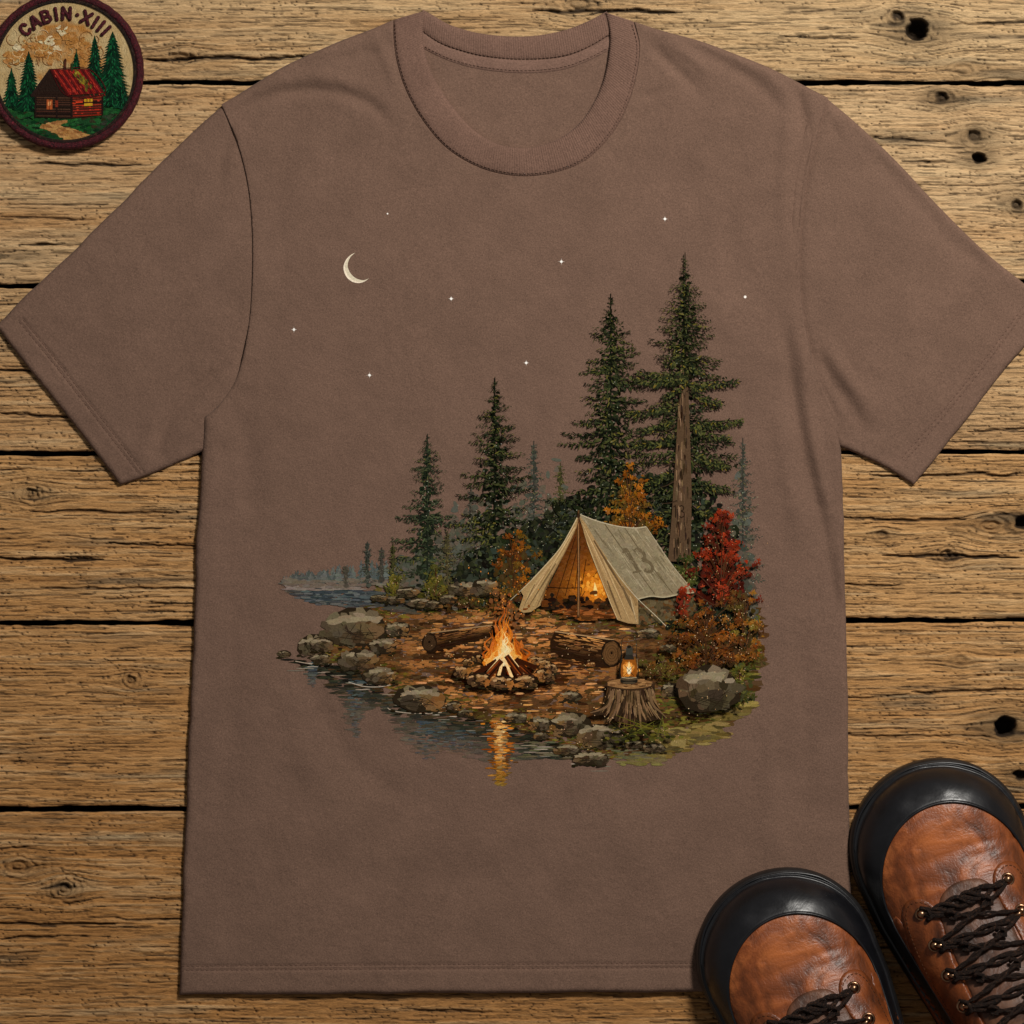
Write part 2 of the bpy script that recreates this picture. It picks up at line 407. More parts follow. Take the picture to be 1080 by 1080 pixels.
# the scene centre is photo pixel (540, 540)
CX, CY = 540, 540
floor.location = (0, 0, 0)
for i in range(len(gaps)-1):
    vis = 1 <= i <= 6
    n = 205 if vis else 24
    t = np.linspace(0, 1, n)
    a = gaps[i]; b = gaps[i+1]
    xt = (xs-0)/1080.
    ya = a[0]+(a[1]-a[0])*xt+2.6+.9*noise(xs/40, xs*0+i, 50)+.5*noise(xs/9, xs*0+i, 51)
    yb = b[0]+(b[1]-b[0])*xt-2.6+.9*noise(xs/37, xs*0+i, 52)+.5*noise(xs/8, xs*0+i, 53)
    X = np.repeat(xs[None, :], n, 0); Y = ya[None, :]+(yb-ya)[None, :]*t[:, None]
    h, dirt, dark, fib, ring, rough = wood_fields(X, Y, 100+i*31)
    de = np.minimum(Y-ya[None], yb[None]-Y); h = h-2.0*(1-np.clip(de/3.0, 0, 1))**2
    h = h-.9; h = np.minimum(h, .6)
    base = np.array(L3(tone[i])); warm = np.array(L3((176, 124, 68))); grey = np.array(L3((136, 118, 92))); pale = np.array(L3((228, 198, 152)))
    left = np.clip(1-X/1080, 0, 1)  # lamp falloff partly painted in: boards turn warmer and darker towards the left
    col = base[None, None, :]*np.ones(X.shape+(1,))
    k = np.clip(.32*left+.45*fbm(X/210, Y/26, 200+i, 3)+(.18 if i >= 4 else .02), 0, .8)[..., None]; col = col*(1-k)+warm*k
    k = np.clip(.8*sstep(.2, .85, fbm(X/120, Y/13, 260+i, 3)), 0, .75)[..., None]; col = col*(1-k)+grey*.62*k
    k = np.clip(.45*(fib)+.2*ring, 0, .6)[..., None]; col = col*(1-k)+pale*k
    k = np.clip(-.4*fib-.25*ring, 0, .5)[..., None]; col = col*(1-k)+col*np.array([.62, .55, .46])*k
    k = np.clip(dark, 0, .8)[..., None]; col = col*(1-k)+np.array(L3((92, 74, 50)))*k
    k = (dirt*.93)[..., None]; col = col*(1-k)+np.array(L3((34, 23, 14)))*k
    # long sides turning down into the gaps
    rows = [np.column_stack([xs, ya-.2, np.full_like(xs, -32)]), np.column_stack([xs, ya-.1, h[0]-3])]
    V = [rows[0], rows[1]]+[np.column_stack([xs, Y[r], h[r]]) for r in range(n)]
    V += [np.column_stack([xs, yb+.1, h[-1]-3]), np.column_stack([xs, yb+.2, np.full_like(xs, -32)])]
    dk = np.ones((len(xs), 3))*np.array(L3((40, 28, 18)))
    Cc = [dk, dk*1.3]+[col[r] for r in range(n)]+[dk*1.3, dk]
    V = np.concatenate(V); Cc = np.concatenate(Cc); nr = n+4; nc = len(xs)
    idx = np.arange(nr*nc).reshape(nr, nc)
    F = np.stack([idx[:-1, :-1], idx[1:, :-1], idx[1:, 1:], idx[:-1, 1:]], -1).reshape(-1, 4)
    mesh_obj('plank', V, F, M['wood'], floor, (CX, CY, 0), cols=Cc)
mesh_obj('ground', [(-700, -500, -34), (1800, -500, -34), (1800, 1500, -34), (-700, 1500, -34)], [[0, 3, 2, 1]], M['void'], None, (CX, CY, 0), smooth=False)
tag(bpy.data.objects['ground'], kind='structure')

# ------------------------------------------------------------------ the paint box (printed and embroidered art)
class Art:
    LEV = 0
    G = np.zeros((700, 700), np.int32)      # how many layers of paint already lie at each spot
    def __init__(s): s.v = []; s.f = []; s.c = []; s.up()
    def up(s, k=1): Art.LEV += k; s.z = .14
    def slot(s, pts, r=0):
        a = np.asarray(pts, float); g = Art.G
        if r or len(a) > 12:
            c = ((a+120)/2).astype(int); q = int(r/4)+1; m = 0
            if r == 0:
                x0, y0 = c.min(0); x1, y1 = c.max(0)+1; m = g[y0:y1, x0:x1].max(); g[y0:y1, x0:x1] = m+1
            else:
                for x, y in c: m = max(m, g[y-q:y+q+1, x-q:x+q+1].max())
                for x, y in c: g[y-q:y+q+1, x-q:x+q+1] = m+1
        else:
            x0 = int((a[:, 0].min()+120)/2); x1 = int((a[:, 0].max()+120)/2)+1; y0 = int((a[:, 1].min()+120)/2); y1 = int((a[:, 1].max()+120)/2)+1
            m = g[y0:y1, x0:x1].max(); g[y0:y1, x0:x1] = m+1
        return .14+(int(m)+1)*.0052
    def poly(s, pts, col, flat=False):
        b = len(s.v); z = s.slot([p[:2] for p in pts])
        s.v += [(p[0], p[1], z) for p in pts]; s.f.append(list(range(b, b+len(pts)))); c = L3(col)
        if flat or True: s.c += [c]*len(pts)
    def blob(s, x, y, rx, ry, col, ang=0, n=8, j=.25):
        ca, sa = math.cos(ang), math.sin(ang); pts = []
        for k in range(n):
            a = 2*math.pi*k/n; q = 1+rnd.uniform(-j, j)
            px, py = rx*q*math.cos(a), ry*q*math.sin(a)
            pts.append((x+px*ca-py*sa, y+px*sa+py*ca))
        s.poly(pts, col)
    def stroke(s, x0, y0, x1, y1, w, col, w1=0.3):
        dx, dy = x1-x0, y1-y0; l = math.hypot(dx, dy)+1e-6; nx, ny = -dy/l, dx/l
        mx, my = x0+dx*.4, y0+dy*.4
        s.poly([(x0+nx*w*.3, y0+ny*w*.3), (mx+nx*w*.5, my+ny*w*.5), (x1+nx*w1*.5, y1+ny*w1*.5), (x1-nx*w1*.5, y1-ny*w1*.5), (mx-nx*w*.5, my-ny*w*.5), (x0-nx*w*.3, y0-ny*w*.3)], col)
    def line(s, pts, w, col):
        pts = smooth(pts, 2.0) if len(pts) > 2 else np.array(pts, float)
        t = np.gradient(pts, axis=0); m = np.stack([-t[:, 1], t[:, 0]], 1); m /= np.linalg.norm(m, axis=1)[:, None]+1e-9
        ww = np.full(len(pts), w) if np.isscalar(w) else np.interp(np.linspace(0, 1, len(pts)), np.linspace(0, 1, len(w)), w)
        b = len(s.v); c = L3(col)
        z = s.slot(smooth(pts, 2.0), max(float(np.max(ww)), 1))
        for i in range(len(pts)):
            for q in (1, -1): s.v.append((pts[i][0]+m[i][0]*ww[i]/2*q, pts[i][1]+m[i][1]*ww[i]/2*q, z)); s.c.append(c)
        for i in range(len(pts)-1): s.f.append([b+2*i, b+2*i+1, b+2*i+3, b+2*i+2])
    def fill(s, poly, n, colf, rx, ry, j=.35, ang=.15, tight=False):
        p = np.array(poly); x0, y0 = p.min(0); x1, y1 = p.max(0); k = 0; tr = 0
        while k < n and tr < n*30:
            tr += 1; x = rnd.uniform(x0, x1); y = rnd.uniform(y0, y1)
            if pip(x, y, poly) and (not tight or all(pip(x+ex*rx*.9, y+ey*ry*.9, poly) for ex, ey in ((1, 0), (-1, 0), (0, 1), (0, -1)))):
                c = colf(x, y); k += 1
                if c is None: continue
                q = rnd.uniform(.5, 1.3); s.blob(x, y, rx*q, ry*q*rnd.uniform(.7, 1.3), c, rnd.uniform(-ang, ang), 8, j)
    def build(s, name, parent, org, zf, mat, subdiv=True):
        V = np.array(s.v); V[:, 2] += zf(V[:, 0], V[:, 1])
        o = mesh_obj(name, V, orient(V, s.f), mat, parent, org, cols=np.array(s.c), smooth=False)
        return o
def orient(V, F):
    out = []
    for f in F:
        a = 0
        for i in range(len(f)):
            p = V[f[i]]; q = V[f[(i+1) % len(f)]]; a += p[0]*q[1]-q[0]*p[1]
        out.append(f[::-1] if a > 0 else f)
    return out

# ------------------------------------------------------------------ T-shirt
SO = (540, 560, 0)
shirt = empty('t_shirt', SO[0], SO[1], 0)
tag(shirt, 'brown crew neck T-shirt printed with a campsite, laid flat on the planks', 't-shirt')

neck_out = [(669, 24), (674.5, 50), (671, 80), (661, 113), (645, 142), (620, 168), (592, 181), (560, 186.5), (530, 184.5), (500, 175), (470, 156), (446, 128), (430, 100), (420, 72), (415.5, 45), (415, 22)]
neck_in = [(638, 14), (642.5, 35), (641.5, 58), (636, 85), (625, 110), (610, 131), (588, 147), (560, 155.5), (530, 153.5), (502, 139), (477, 112), (459, 84), (449, 58), (446.5, 34), (449.5, 12)]
body_ol = join([(415, 22), (392, 31), (360, 43), (330, 56), (300, 70), (270, 88), (234, 111)],
               [(234, 111), (250, 148), (262, 195), (267, 250), (266, 310), (261, 355), (250, 398), (232, 426), (216, 440)],
               [(216, 440), (212.5, 480), (209, 540), (204.5, 650), (199.5, 780), (194, 920), (189, 1049)],
               [(189, 1049), (400, 1047.5), (700, 1046), (898, 1045)],
               [(898, 1045), (896.5, 900), (894, 780), (892, 650), (890, 560), (887, 480), (882, 440)],
               [(882, 440), (868, 410), (857, 380), (848, 340), (843, 290), (844, 240), (851, 185), (862, 140), (873, 104)],
               [(873, 104), (840, 86), (810, 71), (780, 59), (740, 44), (700, 33), (669, 24)],
               neck_out)
ARM_L = smooth([(234, 111), (250, 148), (262, 195), (267, 250), (266, 310), (261, 355), (250, 398), (232, 426), (216, 440)], 8)
ARM_R = smooth([(882, 440), (868, 410), (857, 380), (848, 340), (843, 290), (844, 240), (851, 185), (862, 140), (873, 104)], 8)
NECK = smooth(neck_out, 8)
wob = .9*noise(body_ol[:, 0]/34, body_ol[:, 1]/34, 91)+.4*noise(body_ol[:, 0]/11, body_ol[:, 1]/11, 92); low_ = sstep(450, 500, body_ol[:, 1])
body_ol[:, 0] += wob*low_; body_ol[:, 1] += wob*low_*.8
FOLDS = [  # polyline, width, amplitude (negative = valley)
 ([(240, 128), (270, 108), (300, 98), (335, 96), (365, 100), (392, 112), (412, 132)], 6.5, -2.6),
 ([(280, 92), (310, 84), (345, 82), (380, 92)], 8, 2.0),
 ([(350, 68), (380, 58), (408, 50)], 6, -1.8), ([(395, 40), (408, 66), (418, 96)], 5, 1.2),
 ([(684, 46), (700, 62), (722, 82), (738, 98)], 6, -2.4), ([(700, 42), (730, 62), (752, 84)], 6, 2.0), ([(672, 104), (690, 100), (704, 94)], 5, -1.8),
 ([(716, 44), (760, 66), (800, 92), (826, 120)], 7, -2.0), ([(760, 58), (800, 74), (834, 102)], 6, 1.4), ([(838, 92), (846, 120), (850, 150), (842, 190), (838, 250)], 6, -2.6), ([(832, 110), (828, 160), (824, 220)], 7, 1.6),
 ([(826, 340), (834, 400), (842, 450), (856, 510), (866, 550), (876, 600), (884, 650)], 6.5, -2.5), ([(846, 360), (850, 420), (860, 480), (874, 540)], 7, 2.6), ([(816, 420), (830, 500), (850, 580)], 9, 1.5),
 ([(232, 300), (228, 380), (226, 470), (222, 600)], 10, 1.2), ([(250, 420), (262, 480), (262, 560)], 12, -1.4),
 ([(300, 900), (420, 930), (560, 915)], 22, -1.3), ([(640, 860), (700, 940), (730, 1010)], 20, 1.5), ([(330, 720), (350, 770), (385, 815), (440, 850)], 13, -1.6), ([(300, 720), (320, 790), (360, 850)], 14, 1.4), ([(250, 640), (246, 760), (232, 900)], 12, -1.1), ([(560, 900), (600, 960), (610, 1010)], 14, -1.0), ([(820, 700), (810, 820), (826, 930)], 14, 1.2), ([(300, 140), (292, 230), (300, 330)], 14, -1.0), ([(780, 150), (770, 230), (782, 330)], 12, -1.1), ([(840, 660), (850, 760), (846, 880)], 10, -1.2),
 ([(470, 220), (440, 300), (430, 400)], 26, .8), ([(700, 160), (760, 240), (800, 330)], 26, -1.0)]
SFOLDS = [
 ([(164, 474), (180, 440), (205, 412), (235, 388)], 6, -2.4), ([(180, 474), (200, 446), (222, 424)], 6, 2.0), ([(262, 352), (258, 372), (250, 392)], 5, -2.2), ([(148, 490), (160, 452), (180, 420)], 9, 1.2),
 ([(60, 318), (110, 300), (150, 262)], 14, -1.2), ([(248, 130), (236, 160), (232, 200)], 7, -1.4), ([(120, 400), (170, 330), (210, 250)], 30, 1.2),
 ([(860, 366), (874, 396), (892, 420), (912, 452)], 7, -2.6), ([(872, 366), (892, 398), (918, 432)], 8, 2.2), ([(878, 126), (886, 150)], 5, -1.6), ([(870, 110), (884, 132), (890, 148)], 5, 1.2),
 ([(900, 440), (930, 400), (960, 340)], 26, 1.0), ([(1040, 290), (1020, 330), (990, 360)], 20, -1.0), ([(902, 150), (950, 196), (1000, 250), (1050, 290)], 8, -1.2)]
def folds(x, y, FS):
    z = np.zeros_like(x, float)
    for pl, w, a in FS:
        q = smooth(pl, 9); d = dist_line(x, y, q)
        # fade towards both ends
        e = np.minimum(np.hypot(x-q[0][0], y-q[0][1]), np.hypot(x-q[-1][0], y-q[-1][1]))
        z = z+1.35*a*np.exp(-(d/w)**2)*np.clip(.25+e/(w*3.5), 0, 1)
    return z
def line_groove(x, y, pl, off=1.0, w=1.6):
    d = dist_line(x, y, smooth(pl, 8)); return np.exp(-(d/w)**2)
def flatm(x, y):   # the stiff printed area stays flat
    return 1-sstep(-70, 0, np.minimum(np.minimum(x-285, 815-x), np.minimum(y-258, 845-y)))
def soft(x, y): return flatm(x, y)*soft0(x, y)
def soft0(x, y): return 1.1*fbm(x/110+3, y/110, 71, 2)+.35*fbm(x/34, y/40, 72, 2)
HEM = [(190, 1018), (400, 1016.5), (700, 1015), (898, 1014)]
HEM2 = [(190, 1022.5), (400, 1021), (700, 1019.5), (898, 1018.5)]
def body_open(x, y):                       # far from any edge (print area)
    return 8.0+soft(x, y)+folds(x, y, FOLDS)
def body_z(x, y, d):
    top = 8.0+soft(x, y)+folds(x, y, FOLDS)
    top = top-.8*line_groove(x, y, HEM)-.8*line_groove(x, y, HEM2)+.5*sstep(1019, 1026, y)
    top = top-1.1*np.exp(-((dist_line(x, y, ARM_R)-4.2)/1.5)**2)
    dn = dist_line(x, y, NECK); da = np.minimum(dist_line(x, y, ARM_L), dist_line(x, y, ARM_R))
    low = np.where(dn < 1.0, 6.2, np.where(da < 1.0, 6.0+0*x, 1.2))
    # the edge that turns under: armholes are taped flat, sides roll
    lo = 1.2+(6.5)*np.exp(-(dn/14)**2)
    up = np.clip((430-y)/140, 0, 1); lo = np.maximum(lo, (5.3+1.3*up)*np.exp(-(da/14)**2)); lo = np.maximum(lo, (5.6+1.9*up)*np.exp(-(dist_line(x, y, ARM_L)/14)**2)*(up > .3))
    w = 5.5
    return lo+(top-lo)*round_edge(d, w)
V, F = panel(body_ol, body_z, 3.6, .6, lines=(HEM, HEM2))
print('body', len(V))
mesh_obj('front_panel', V, F, M['jersey'], shirt, SO)

SL = join([(240, 106), (200, 142.5), (160, 182), (80, 262), (38, 302), (-4, 344)], [(-4, 344), (30, 388), (80, 450), (127, 511.5)],
          [(127, 511.5), (160, 500), (190, 487), (216, 474)], [(216, 474), (226, 452), (250, 420), (272, 380), (280, 310), (280, 230), (268, 160), (240, 106)])
SR = join([(866, 99), (905, 132), (945, 170), (990, 218), (1040, 267), (1080, 299), (1113, 326)], [(1113, 326), (1060, 390), (1010, 454), (963, 511.5)],
          [(963, 511.5), (936, 494), (910, 481), (884, 470)], [(884, 470), (870, 440), (846, 380), (832, 300), (834, 210), (846, 140), (866, 99)])
for q_ in (SL, SR): q_ += (.7*noise(q_[:, 0]/26, q_[:, 1]/26, 93))[:, None]
SHL = [(24, 336), (60, 380), (105, 438), (151, 497)]; SHL2 = [(20, 338.5), (56.5, 382.5), (101.5, 440.5), (147, 499.5)]
SHR = [(1090, 308), (1040, 376), (990, 438), (948, 486)]; SHR2 = [(1093.5, 311), (1043.5, 378.5), (993.5, 441), (951, 489.5)]
def sleeve_z(a, b):
    def f(x, y, d):
        top = 6.2-.4*np.exp(-(dist_line(x, y, ARM_L)/2.2)**2)-2.2*np.exp(-(dist_line(x, y, ARM_R)/2.6)**2)+soft(x+500, y)+folds(x, y, SFOLDS)-.8*line_groove(x, y, a)-.8*line_groove(x, y, b)
        return 1.0+(top-1.0)*round_edge(d, 5)
    return f
V, F = panel(SL, sleeve_z(SHL, SHL2), 3.8, .5, lines=(SHL, SHL2)); slv_l = mesh_obj('sleeve', V, F, M['jersey'], shirt, SO)
V, F = panel(SR, sleeve_z(SHR, SHR2), 3.8, .5, lines=(SHR, SHR2)); slv_r = mesh_obj('sleeve', V, F, M['jersey'], shirt, SO)

def stitches(pl, zf, gap=5.2, ln=3.2, r=.42):
    q = smooth(pl, 1.0); l = np.r_[0, np.cumsum(np.linalg.norm(np.diff(q, axis=0), axis=1))]
    mb = MB(); t = 2
    while t < l[-1]-ln-1:
        pp = []
        for k in range(4):
            u = t+ln*k/3; x = np.interp(u, l, q[:, 0]); y = np.interp(u, l, q[:, 1])
            z = float(zf(np.array([x]), np.array([y]), np.array([9.]))[0])+.25*math.sin(math.pi*k/3)
            pp.append((x, y, z))
        mb.add(tube(pp, r, 5)); t += gap
    return mb
for a, b, p, zf in ((HEM, HEM2, shirt, body_z), (SHL, SHL2, slv_l, sleeve_z(SHL, SHL2)), (SHR, SHR2, slv_r, sleeve_z(SHR, SHR2))):
    for q in (a, b):
        stitches(q, zf).build('hem_stitching', M['thread'], p, SO)

# back layer of the shirt, seen through the neck opening and reaching under the front
back_ol = join([(452, 20), (480, 42), (512, 52), (550, 56), (590, 52), (618, 40), (638, 20)], [(638, 20), (664, 30), (780, 64), (868, 108)], [(868, 108), (838, 250), (846, 350), (878, 446)],
               [(878, 446), (886, 650), (892, 1040)], [(892, 1040), (560, 1042), (195, 1044)], [(195, 1044), (204, 740), (220, 444)], [(220, 444), (262, 380), (264, 250), (238, 114)], [(238, 114), (330, 62), (426, 30), (452, 20)])
V, F = panel(back_ol, lambda x, y, d: .8+2.2*round_edge(d, 4)+.5*fbm(x/60, y/60, 5), 9, .2, rings=(2, 4))
mesh_obj('back_panel', V, F, M['jersey'], shirt, SO)
def flipup(V, F):
    V = np.asarray(V); f = F[len(F)//2]; a = 0
    for i in range(len(f)):
        p = V[f[i]]; q = V[f[(i+1) % len(f)]]; a += p[0]*q[1]-q[0]*p[1]
    return [g[::-1] for g in F] if a > 0 else F
bc_top = smooth([(446, 10), (458, 17), (474, 26), (500, 34), (530, 38), (562, 38), (595, 32), (620, 22.5), (640, 12)], 3)
bc_low = smooth([(443, 33), (462, 46), (482, 54), (510, 61), (550, 64.5), (590, 62), (618, 53), (646, 37)], 3)
tp_low = smooth([(443, 50), (462, 60), (482, 68), (510, 74.5), (550, 78), (590, 75), (618, 66), (646, 52)], 3)
ac = [0, .03, .08, .16, .3, .5, .7, .84, .92, .97, 1]
pr = dict(zip(ac, [.0, .45, .7, .9, 1, 1, 1, .9, .7, .4, .0]))
V, F, U = strip(bc_top, bc_low, ac, lambda x, y, s, t: .8+4.4*pr[s]+.3*math.sin(t*9), 90)
bcol = mesh_obj('back_collar', V, flipup(V, F), M['rib'], shirt, SO, uv=U)
tp_up = bc_low+np.array([0, -1.0])
V, F, U = strip(tp_up, tp_low, ac, lambda x, y, s, t: 2.6+1.9*pr[s], 90)
tape = mesh_obj('neck_tape', V, flipup(V, F), M['tape'], shirt, SO, uv=U)
stitches(tp_low+np.array([0, -3.2]), lambda x, y, d: np.array([4.75]), 4.2, 2.6, .4).build('tape_stitching', M['thread'], tape, SO)
stitches(bc_low+np.array([0, -2.4]), lambda x, y, d: np.array([5.0]), 4.2, 2.6, .4).build('collar_stitching', M['thread'], bcol, SO)
def zc(x, y, s, t):
    base = 6.7; e = 2.2*math.exp(-(t/.04)**2)+2.2*math.exp(-((1-t)/.04)**2)
    return base+(3.4)*pr[s]*(1 if s < .6 else 1)-(4.8 if s == 1 else 0)-e*.8
V, F, U = strip(smooth(neck_out, 2), smooth(neck_in, 2), ac, zc, 300)
coll = mesh_obj('collar', V, flipup(V, F), M['rib'], shirt, SO, uv=U)
inn = smooth(neck_out, 2.0); g = np.gradient(inn, axis=0); m = np.stack([-g[:, 1], g[:, 0]], 1); m /= np.linalg.norm(m, axis=1)[:, None]
c0 = np.array([548, 60]); sgn = np.sign(((c0-inn)*m).sum(1))[:, None]
stitches(inn+m*sgn*2.8, lambda x, y, d: np.array([9.55]), 4.2, 2.6, .4).build('collar_stitching', M['thread'], coll, SO)

# ------------------------------------------------------------------ the print on the chest
FIRE = (532, 695)
Art.LEV = 0
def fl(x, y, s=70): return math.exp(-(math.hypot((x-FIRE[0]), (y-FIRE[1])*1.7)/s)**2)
def pick(*a): return rnd.choice(a)
def bld(a, name, parent): return a.build(name, parent, SO, body_open, M['ink'])

# ground and shore: the root sheet of the print
shore = [(372, 655), (400, 640), (432, 628), (470, 624), (520, 628), (560, 632), (620, 640), (700, 650), (760, 640), (798, 640), (801, 690), (796, 730), (780, 752), (740, 778), (700, 794), (650, 800), (600, 788), (560, 772), (510, 760), (470, 752), (440, 745), (405, 722), (372, 704), (345, 695), (330, 688), (345, 668)]
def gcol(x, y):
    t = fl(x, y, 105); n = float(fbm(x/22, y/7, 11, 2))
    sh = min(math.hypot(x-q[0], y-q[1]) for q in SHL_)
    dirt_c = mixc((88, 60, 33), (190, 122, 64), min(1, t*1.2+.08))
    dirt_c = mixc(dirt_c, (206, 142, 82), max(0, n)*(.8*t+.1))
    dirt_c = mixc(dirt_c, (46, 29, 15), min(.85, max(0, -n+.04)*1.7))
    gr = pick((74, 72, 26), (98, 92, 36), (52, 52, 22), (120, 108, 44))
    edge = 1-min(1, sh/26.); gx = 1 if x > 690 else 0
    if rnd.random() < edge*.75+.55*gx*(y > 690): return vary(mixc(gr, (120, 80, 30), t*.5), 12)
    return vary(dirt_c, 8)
SHL_ = smooth(shore, 12, True)
a = Art()
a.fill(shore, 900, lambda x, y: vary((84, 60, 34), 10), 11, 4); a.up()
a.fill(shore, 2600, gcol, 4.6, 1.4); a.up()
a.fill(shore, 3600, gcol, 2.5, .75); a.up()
# shadows around the fire and logs
for k in range(170):
    an = rnd.uniform(0, 6.28); r = rnd.uniform(46, 66); a.blob(534+r*math.cos(an), 712+r*.32*math.sin(an), rnd.uniform(4, 9), rnd.uniform(.7, 1.4), vary((70, 42, 20), 12))
for k in range(140): a.blob(rnd.uniform(440, 660), rnd.uniform(652, 752), rnd.uniform(3, 8), rnd.uniform(.5, 1.1), vary((214, 152, 92), 16) if rnd.random() < .6 else vary((110, 60, 26), 12))
for k in range(60): a.blob(rnd.uniform(452, 505), rnd.uniform(688, 694), rnd.uniform(3, 7), rnd.uniform(.6, 1.2), vary((58, 36, 20), 8))
for k in range(60): a.blob(rnd.uniform(585, 640), rnd.uniform(690, 706), rnd.uniform(3, 6), rnd.uniform(.6, 1.2), vary((62, 34, 16), 8))
# dark undergrowth line behind the clearing and the yellow-green fringe lower right
for k in range(500): a.blob(rnd.gauss(480, 40), 628+rnd.gauss(0, 7), rnd.uniform(3, 6), rnd.uniform(1.5, 3), vary(pick((50, 52, 24), (78, 76, 32), (38, 38, 22), (96, 80, 36)), 10))
a.up()
fr = [(690, 770), (740, 762), (792, 742), (796, 744), (778, 758), (760, 770), (768, 774), (738, 786), (724, 792), (690, 800), (672, 808), (664, 802), (680, 790)]
a.fill(fr, 260, lambda x, y: vary(pick((122, 102, 54), (104, 88, 46), (138, 116, 66), (84, 70, 40)), 10), 7, 1.8)
for k in range(70): a.blob(rnd.uniform(655, 700), rnd.uniform(795, 806), rnd.uniform(3, 7), 1.3, vary(mixc((118, 112, 54), SHIRT, rnd.uniform(.1, .6)), 8))
for k in range(24): a.blob(rnd.uniform(780, 796), 742+rnd.gauss(0, 1.2), rnd.uniform(3, 6), 1.1, vary((150, 132, 70), 10))
PR = bld(a, 'print', shirt)
PR['label'] = 'painted campsite print with earth shore, tent, pines and lake'

# water
a = Art()
far = [(304, 622), (330, 621), (380, 622), (420, 626), (440, 632), (452, 640), (440, 648), (415, 645), (392, 640), (372, 642), (350, 636), (338, 640), (325, 632), (312, 630)]
a.fill(far, 420, lambda x, y: vary(mixc(mixc(pick((60, 68, 72), (78, 86, 88), (50, 57, 60), (94, 98, 96)), SHIRT, max(0, (y-632)/14)*rnd.random()+max(0, (330-x)/30)*rnd.random()), (62, 58, 46), max(0, min(1, (x-380)/80))), 7), 6, 1.1, ang=.04)
for k in range(60): a.blob(rnd.uniform(302, 380), rnd.uniform(616, 622), rnd.uniform(4, 9), 1, vary(mixc((140, 130, 122), SHIRT, rnd.uniform(.1, .6)), 8), 0)
near = [(300, 694), (345, 700), (372, 706), (398, 722), (420, 742), (470, 752), (520, 762), (570, 776), (620, 796), (610, 800), (560, 800), (520, 804), (470, 792), (440, 796), (430, 784), (416, 768), (412, 752), (396, 744), (380, 752), (372, 772), (366, 744), (352, 726), (340, 712), (312, 700)]
def wcol(x, y):
    e = max(0, min(1, (y-(700+(x-330)*.33))/44.))
    c = mixc(pick((30, 31, 24), (46, 46, 34), (24, 20, 15), (66, 48, 28)), pick((78, 84, 74), (94, 96, 82), (66, 70, 62)), e)
    return vary(mixc(c, SHIRT, min(.95, max(0, (e-.35))*1.3*rnd.uniform(.5, 1.3))), 7)
a.fill(near, 1100, wcol, 6.5, 1.1, ang=.03); a.up()
for x, y0, y1, w in ((376, 716, 778, 11), (450, 760, 800, 26), (330, 698, 724, 7), (480, 770, 790, 40)):
    for k in range(70):
        t = rnd.random(); a.blob(x+rnd.gauss(0, w*.5*(1-t*.7)), y0+(y1-y0)*t, rnd.uniform(2, 6)*(1-t*.4), .8, vary(mixc(pick((58, 70, 78), (76, 88, 88), (50, 58, 54)), SHIRT, t*.55), 8), 0)
for k in range(90): a.blob(rnd.uniform(540, 700), rnd.uniform(782, 800), rnd.uniform(3, 8), .9, vary(mixc((92, 96, 66), SHIRT, rnd.uniform(0, .7)), 8), 0)
a.up()
for k in range(46): # bright ripples
    x = rnd.uniform(310, 640); a.line([(x, 0), (x+4, 0)], .1, SHIRT) if False else a.blob(x, 701+(x-320)*.335+rnd.uniform(-6, 12), rnd.uniform(3, 11), .45, vary(pick((156, 140, 122), (128, 122, 108), (190, 176, 158)), 10), 0, j=.1)
a.line([(409, 746), (414, 749), (430, 751.5), (450, 752), (466, 751)], .9, (176, 160, 140)); a.line([(368, 719), (384, 723.5), (400, 724), (412, 722)], .9, (180, 166, 148)); a.line([(312, 697), (330, 700), (352, 700)], .8, (176, 158, 138))
WA = bld(a, 'printed_water', PR)
a = Art()  # glittering reflection of the fire
for k in range(300):
    t = rnd.random()**.85; w = 20*(1-t*.7); x = 528+rnd.gauss(0, w*.42)
    hot = math.exp(-((x-528)/6)**2)*(1-t*.8)*rnd.uniform(.3, 1)
    a.blob(x, 760+t*68, rnd.uniform(2, 6.5)*(1-t*.45), rnd.uniform(.6, 1.1), vary(mixc(mixc(pick((186, 100, 28), (218, 136, 44), (140, 76, 24), (96, 60, 30)), (255, 220, 150), min(1, max(0, hot*1.6-.25))), (136, 110, 50), max(0, (t-.55))*1.9), 10), 0)
bld(a, 'printed_reflection', PR)

# distant misty treeline
a = Art()
for k in range(70):
    x = rnd.uniform(300, 432); hgt = (6+18*max(0, (x-300)/130.)**.8)*rnd.uniform(.6, 1.15); f = max(0, min(1, (x-300)/90))
    c = mixc(SHIRT, pick((86, 94, 92), (70, 80, 78), (100, 106, 100)), .75+.25*f)
    b = 616-rnd.uniform(0, 4); yy = b-hgt
    while yy < b:
        w = (yy-(b-hgt))/hgt*5+.6; a.blob(x+rnd.uniform(-1, 1), yy, w, 1.3, vary(c, 7)); yy += 1.6
for k in range(120): a.blob(rnd.uniform(300, 440), 615+rnd.gauss(0, 2), rnd.uniform(3, 7), 1.3, vary(mixc((112, 104, 92), SHIRT, rnd.uniform(0, .5)), 8))
bld(a, 'printed_treeline', PR)

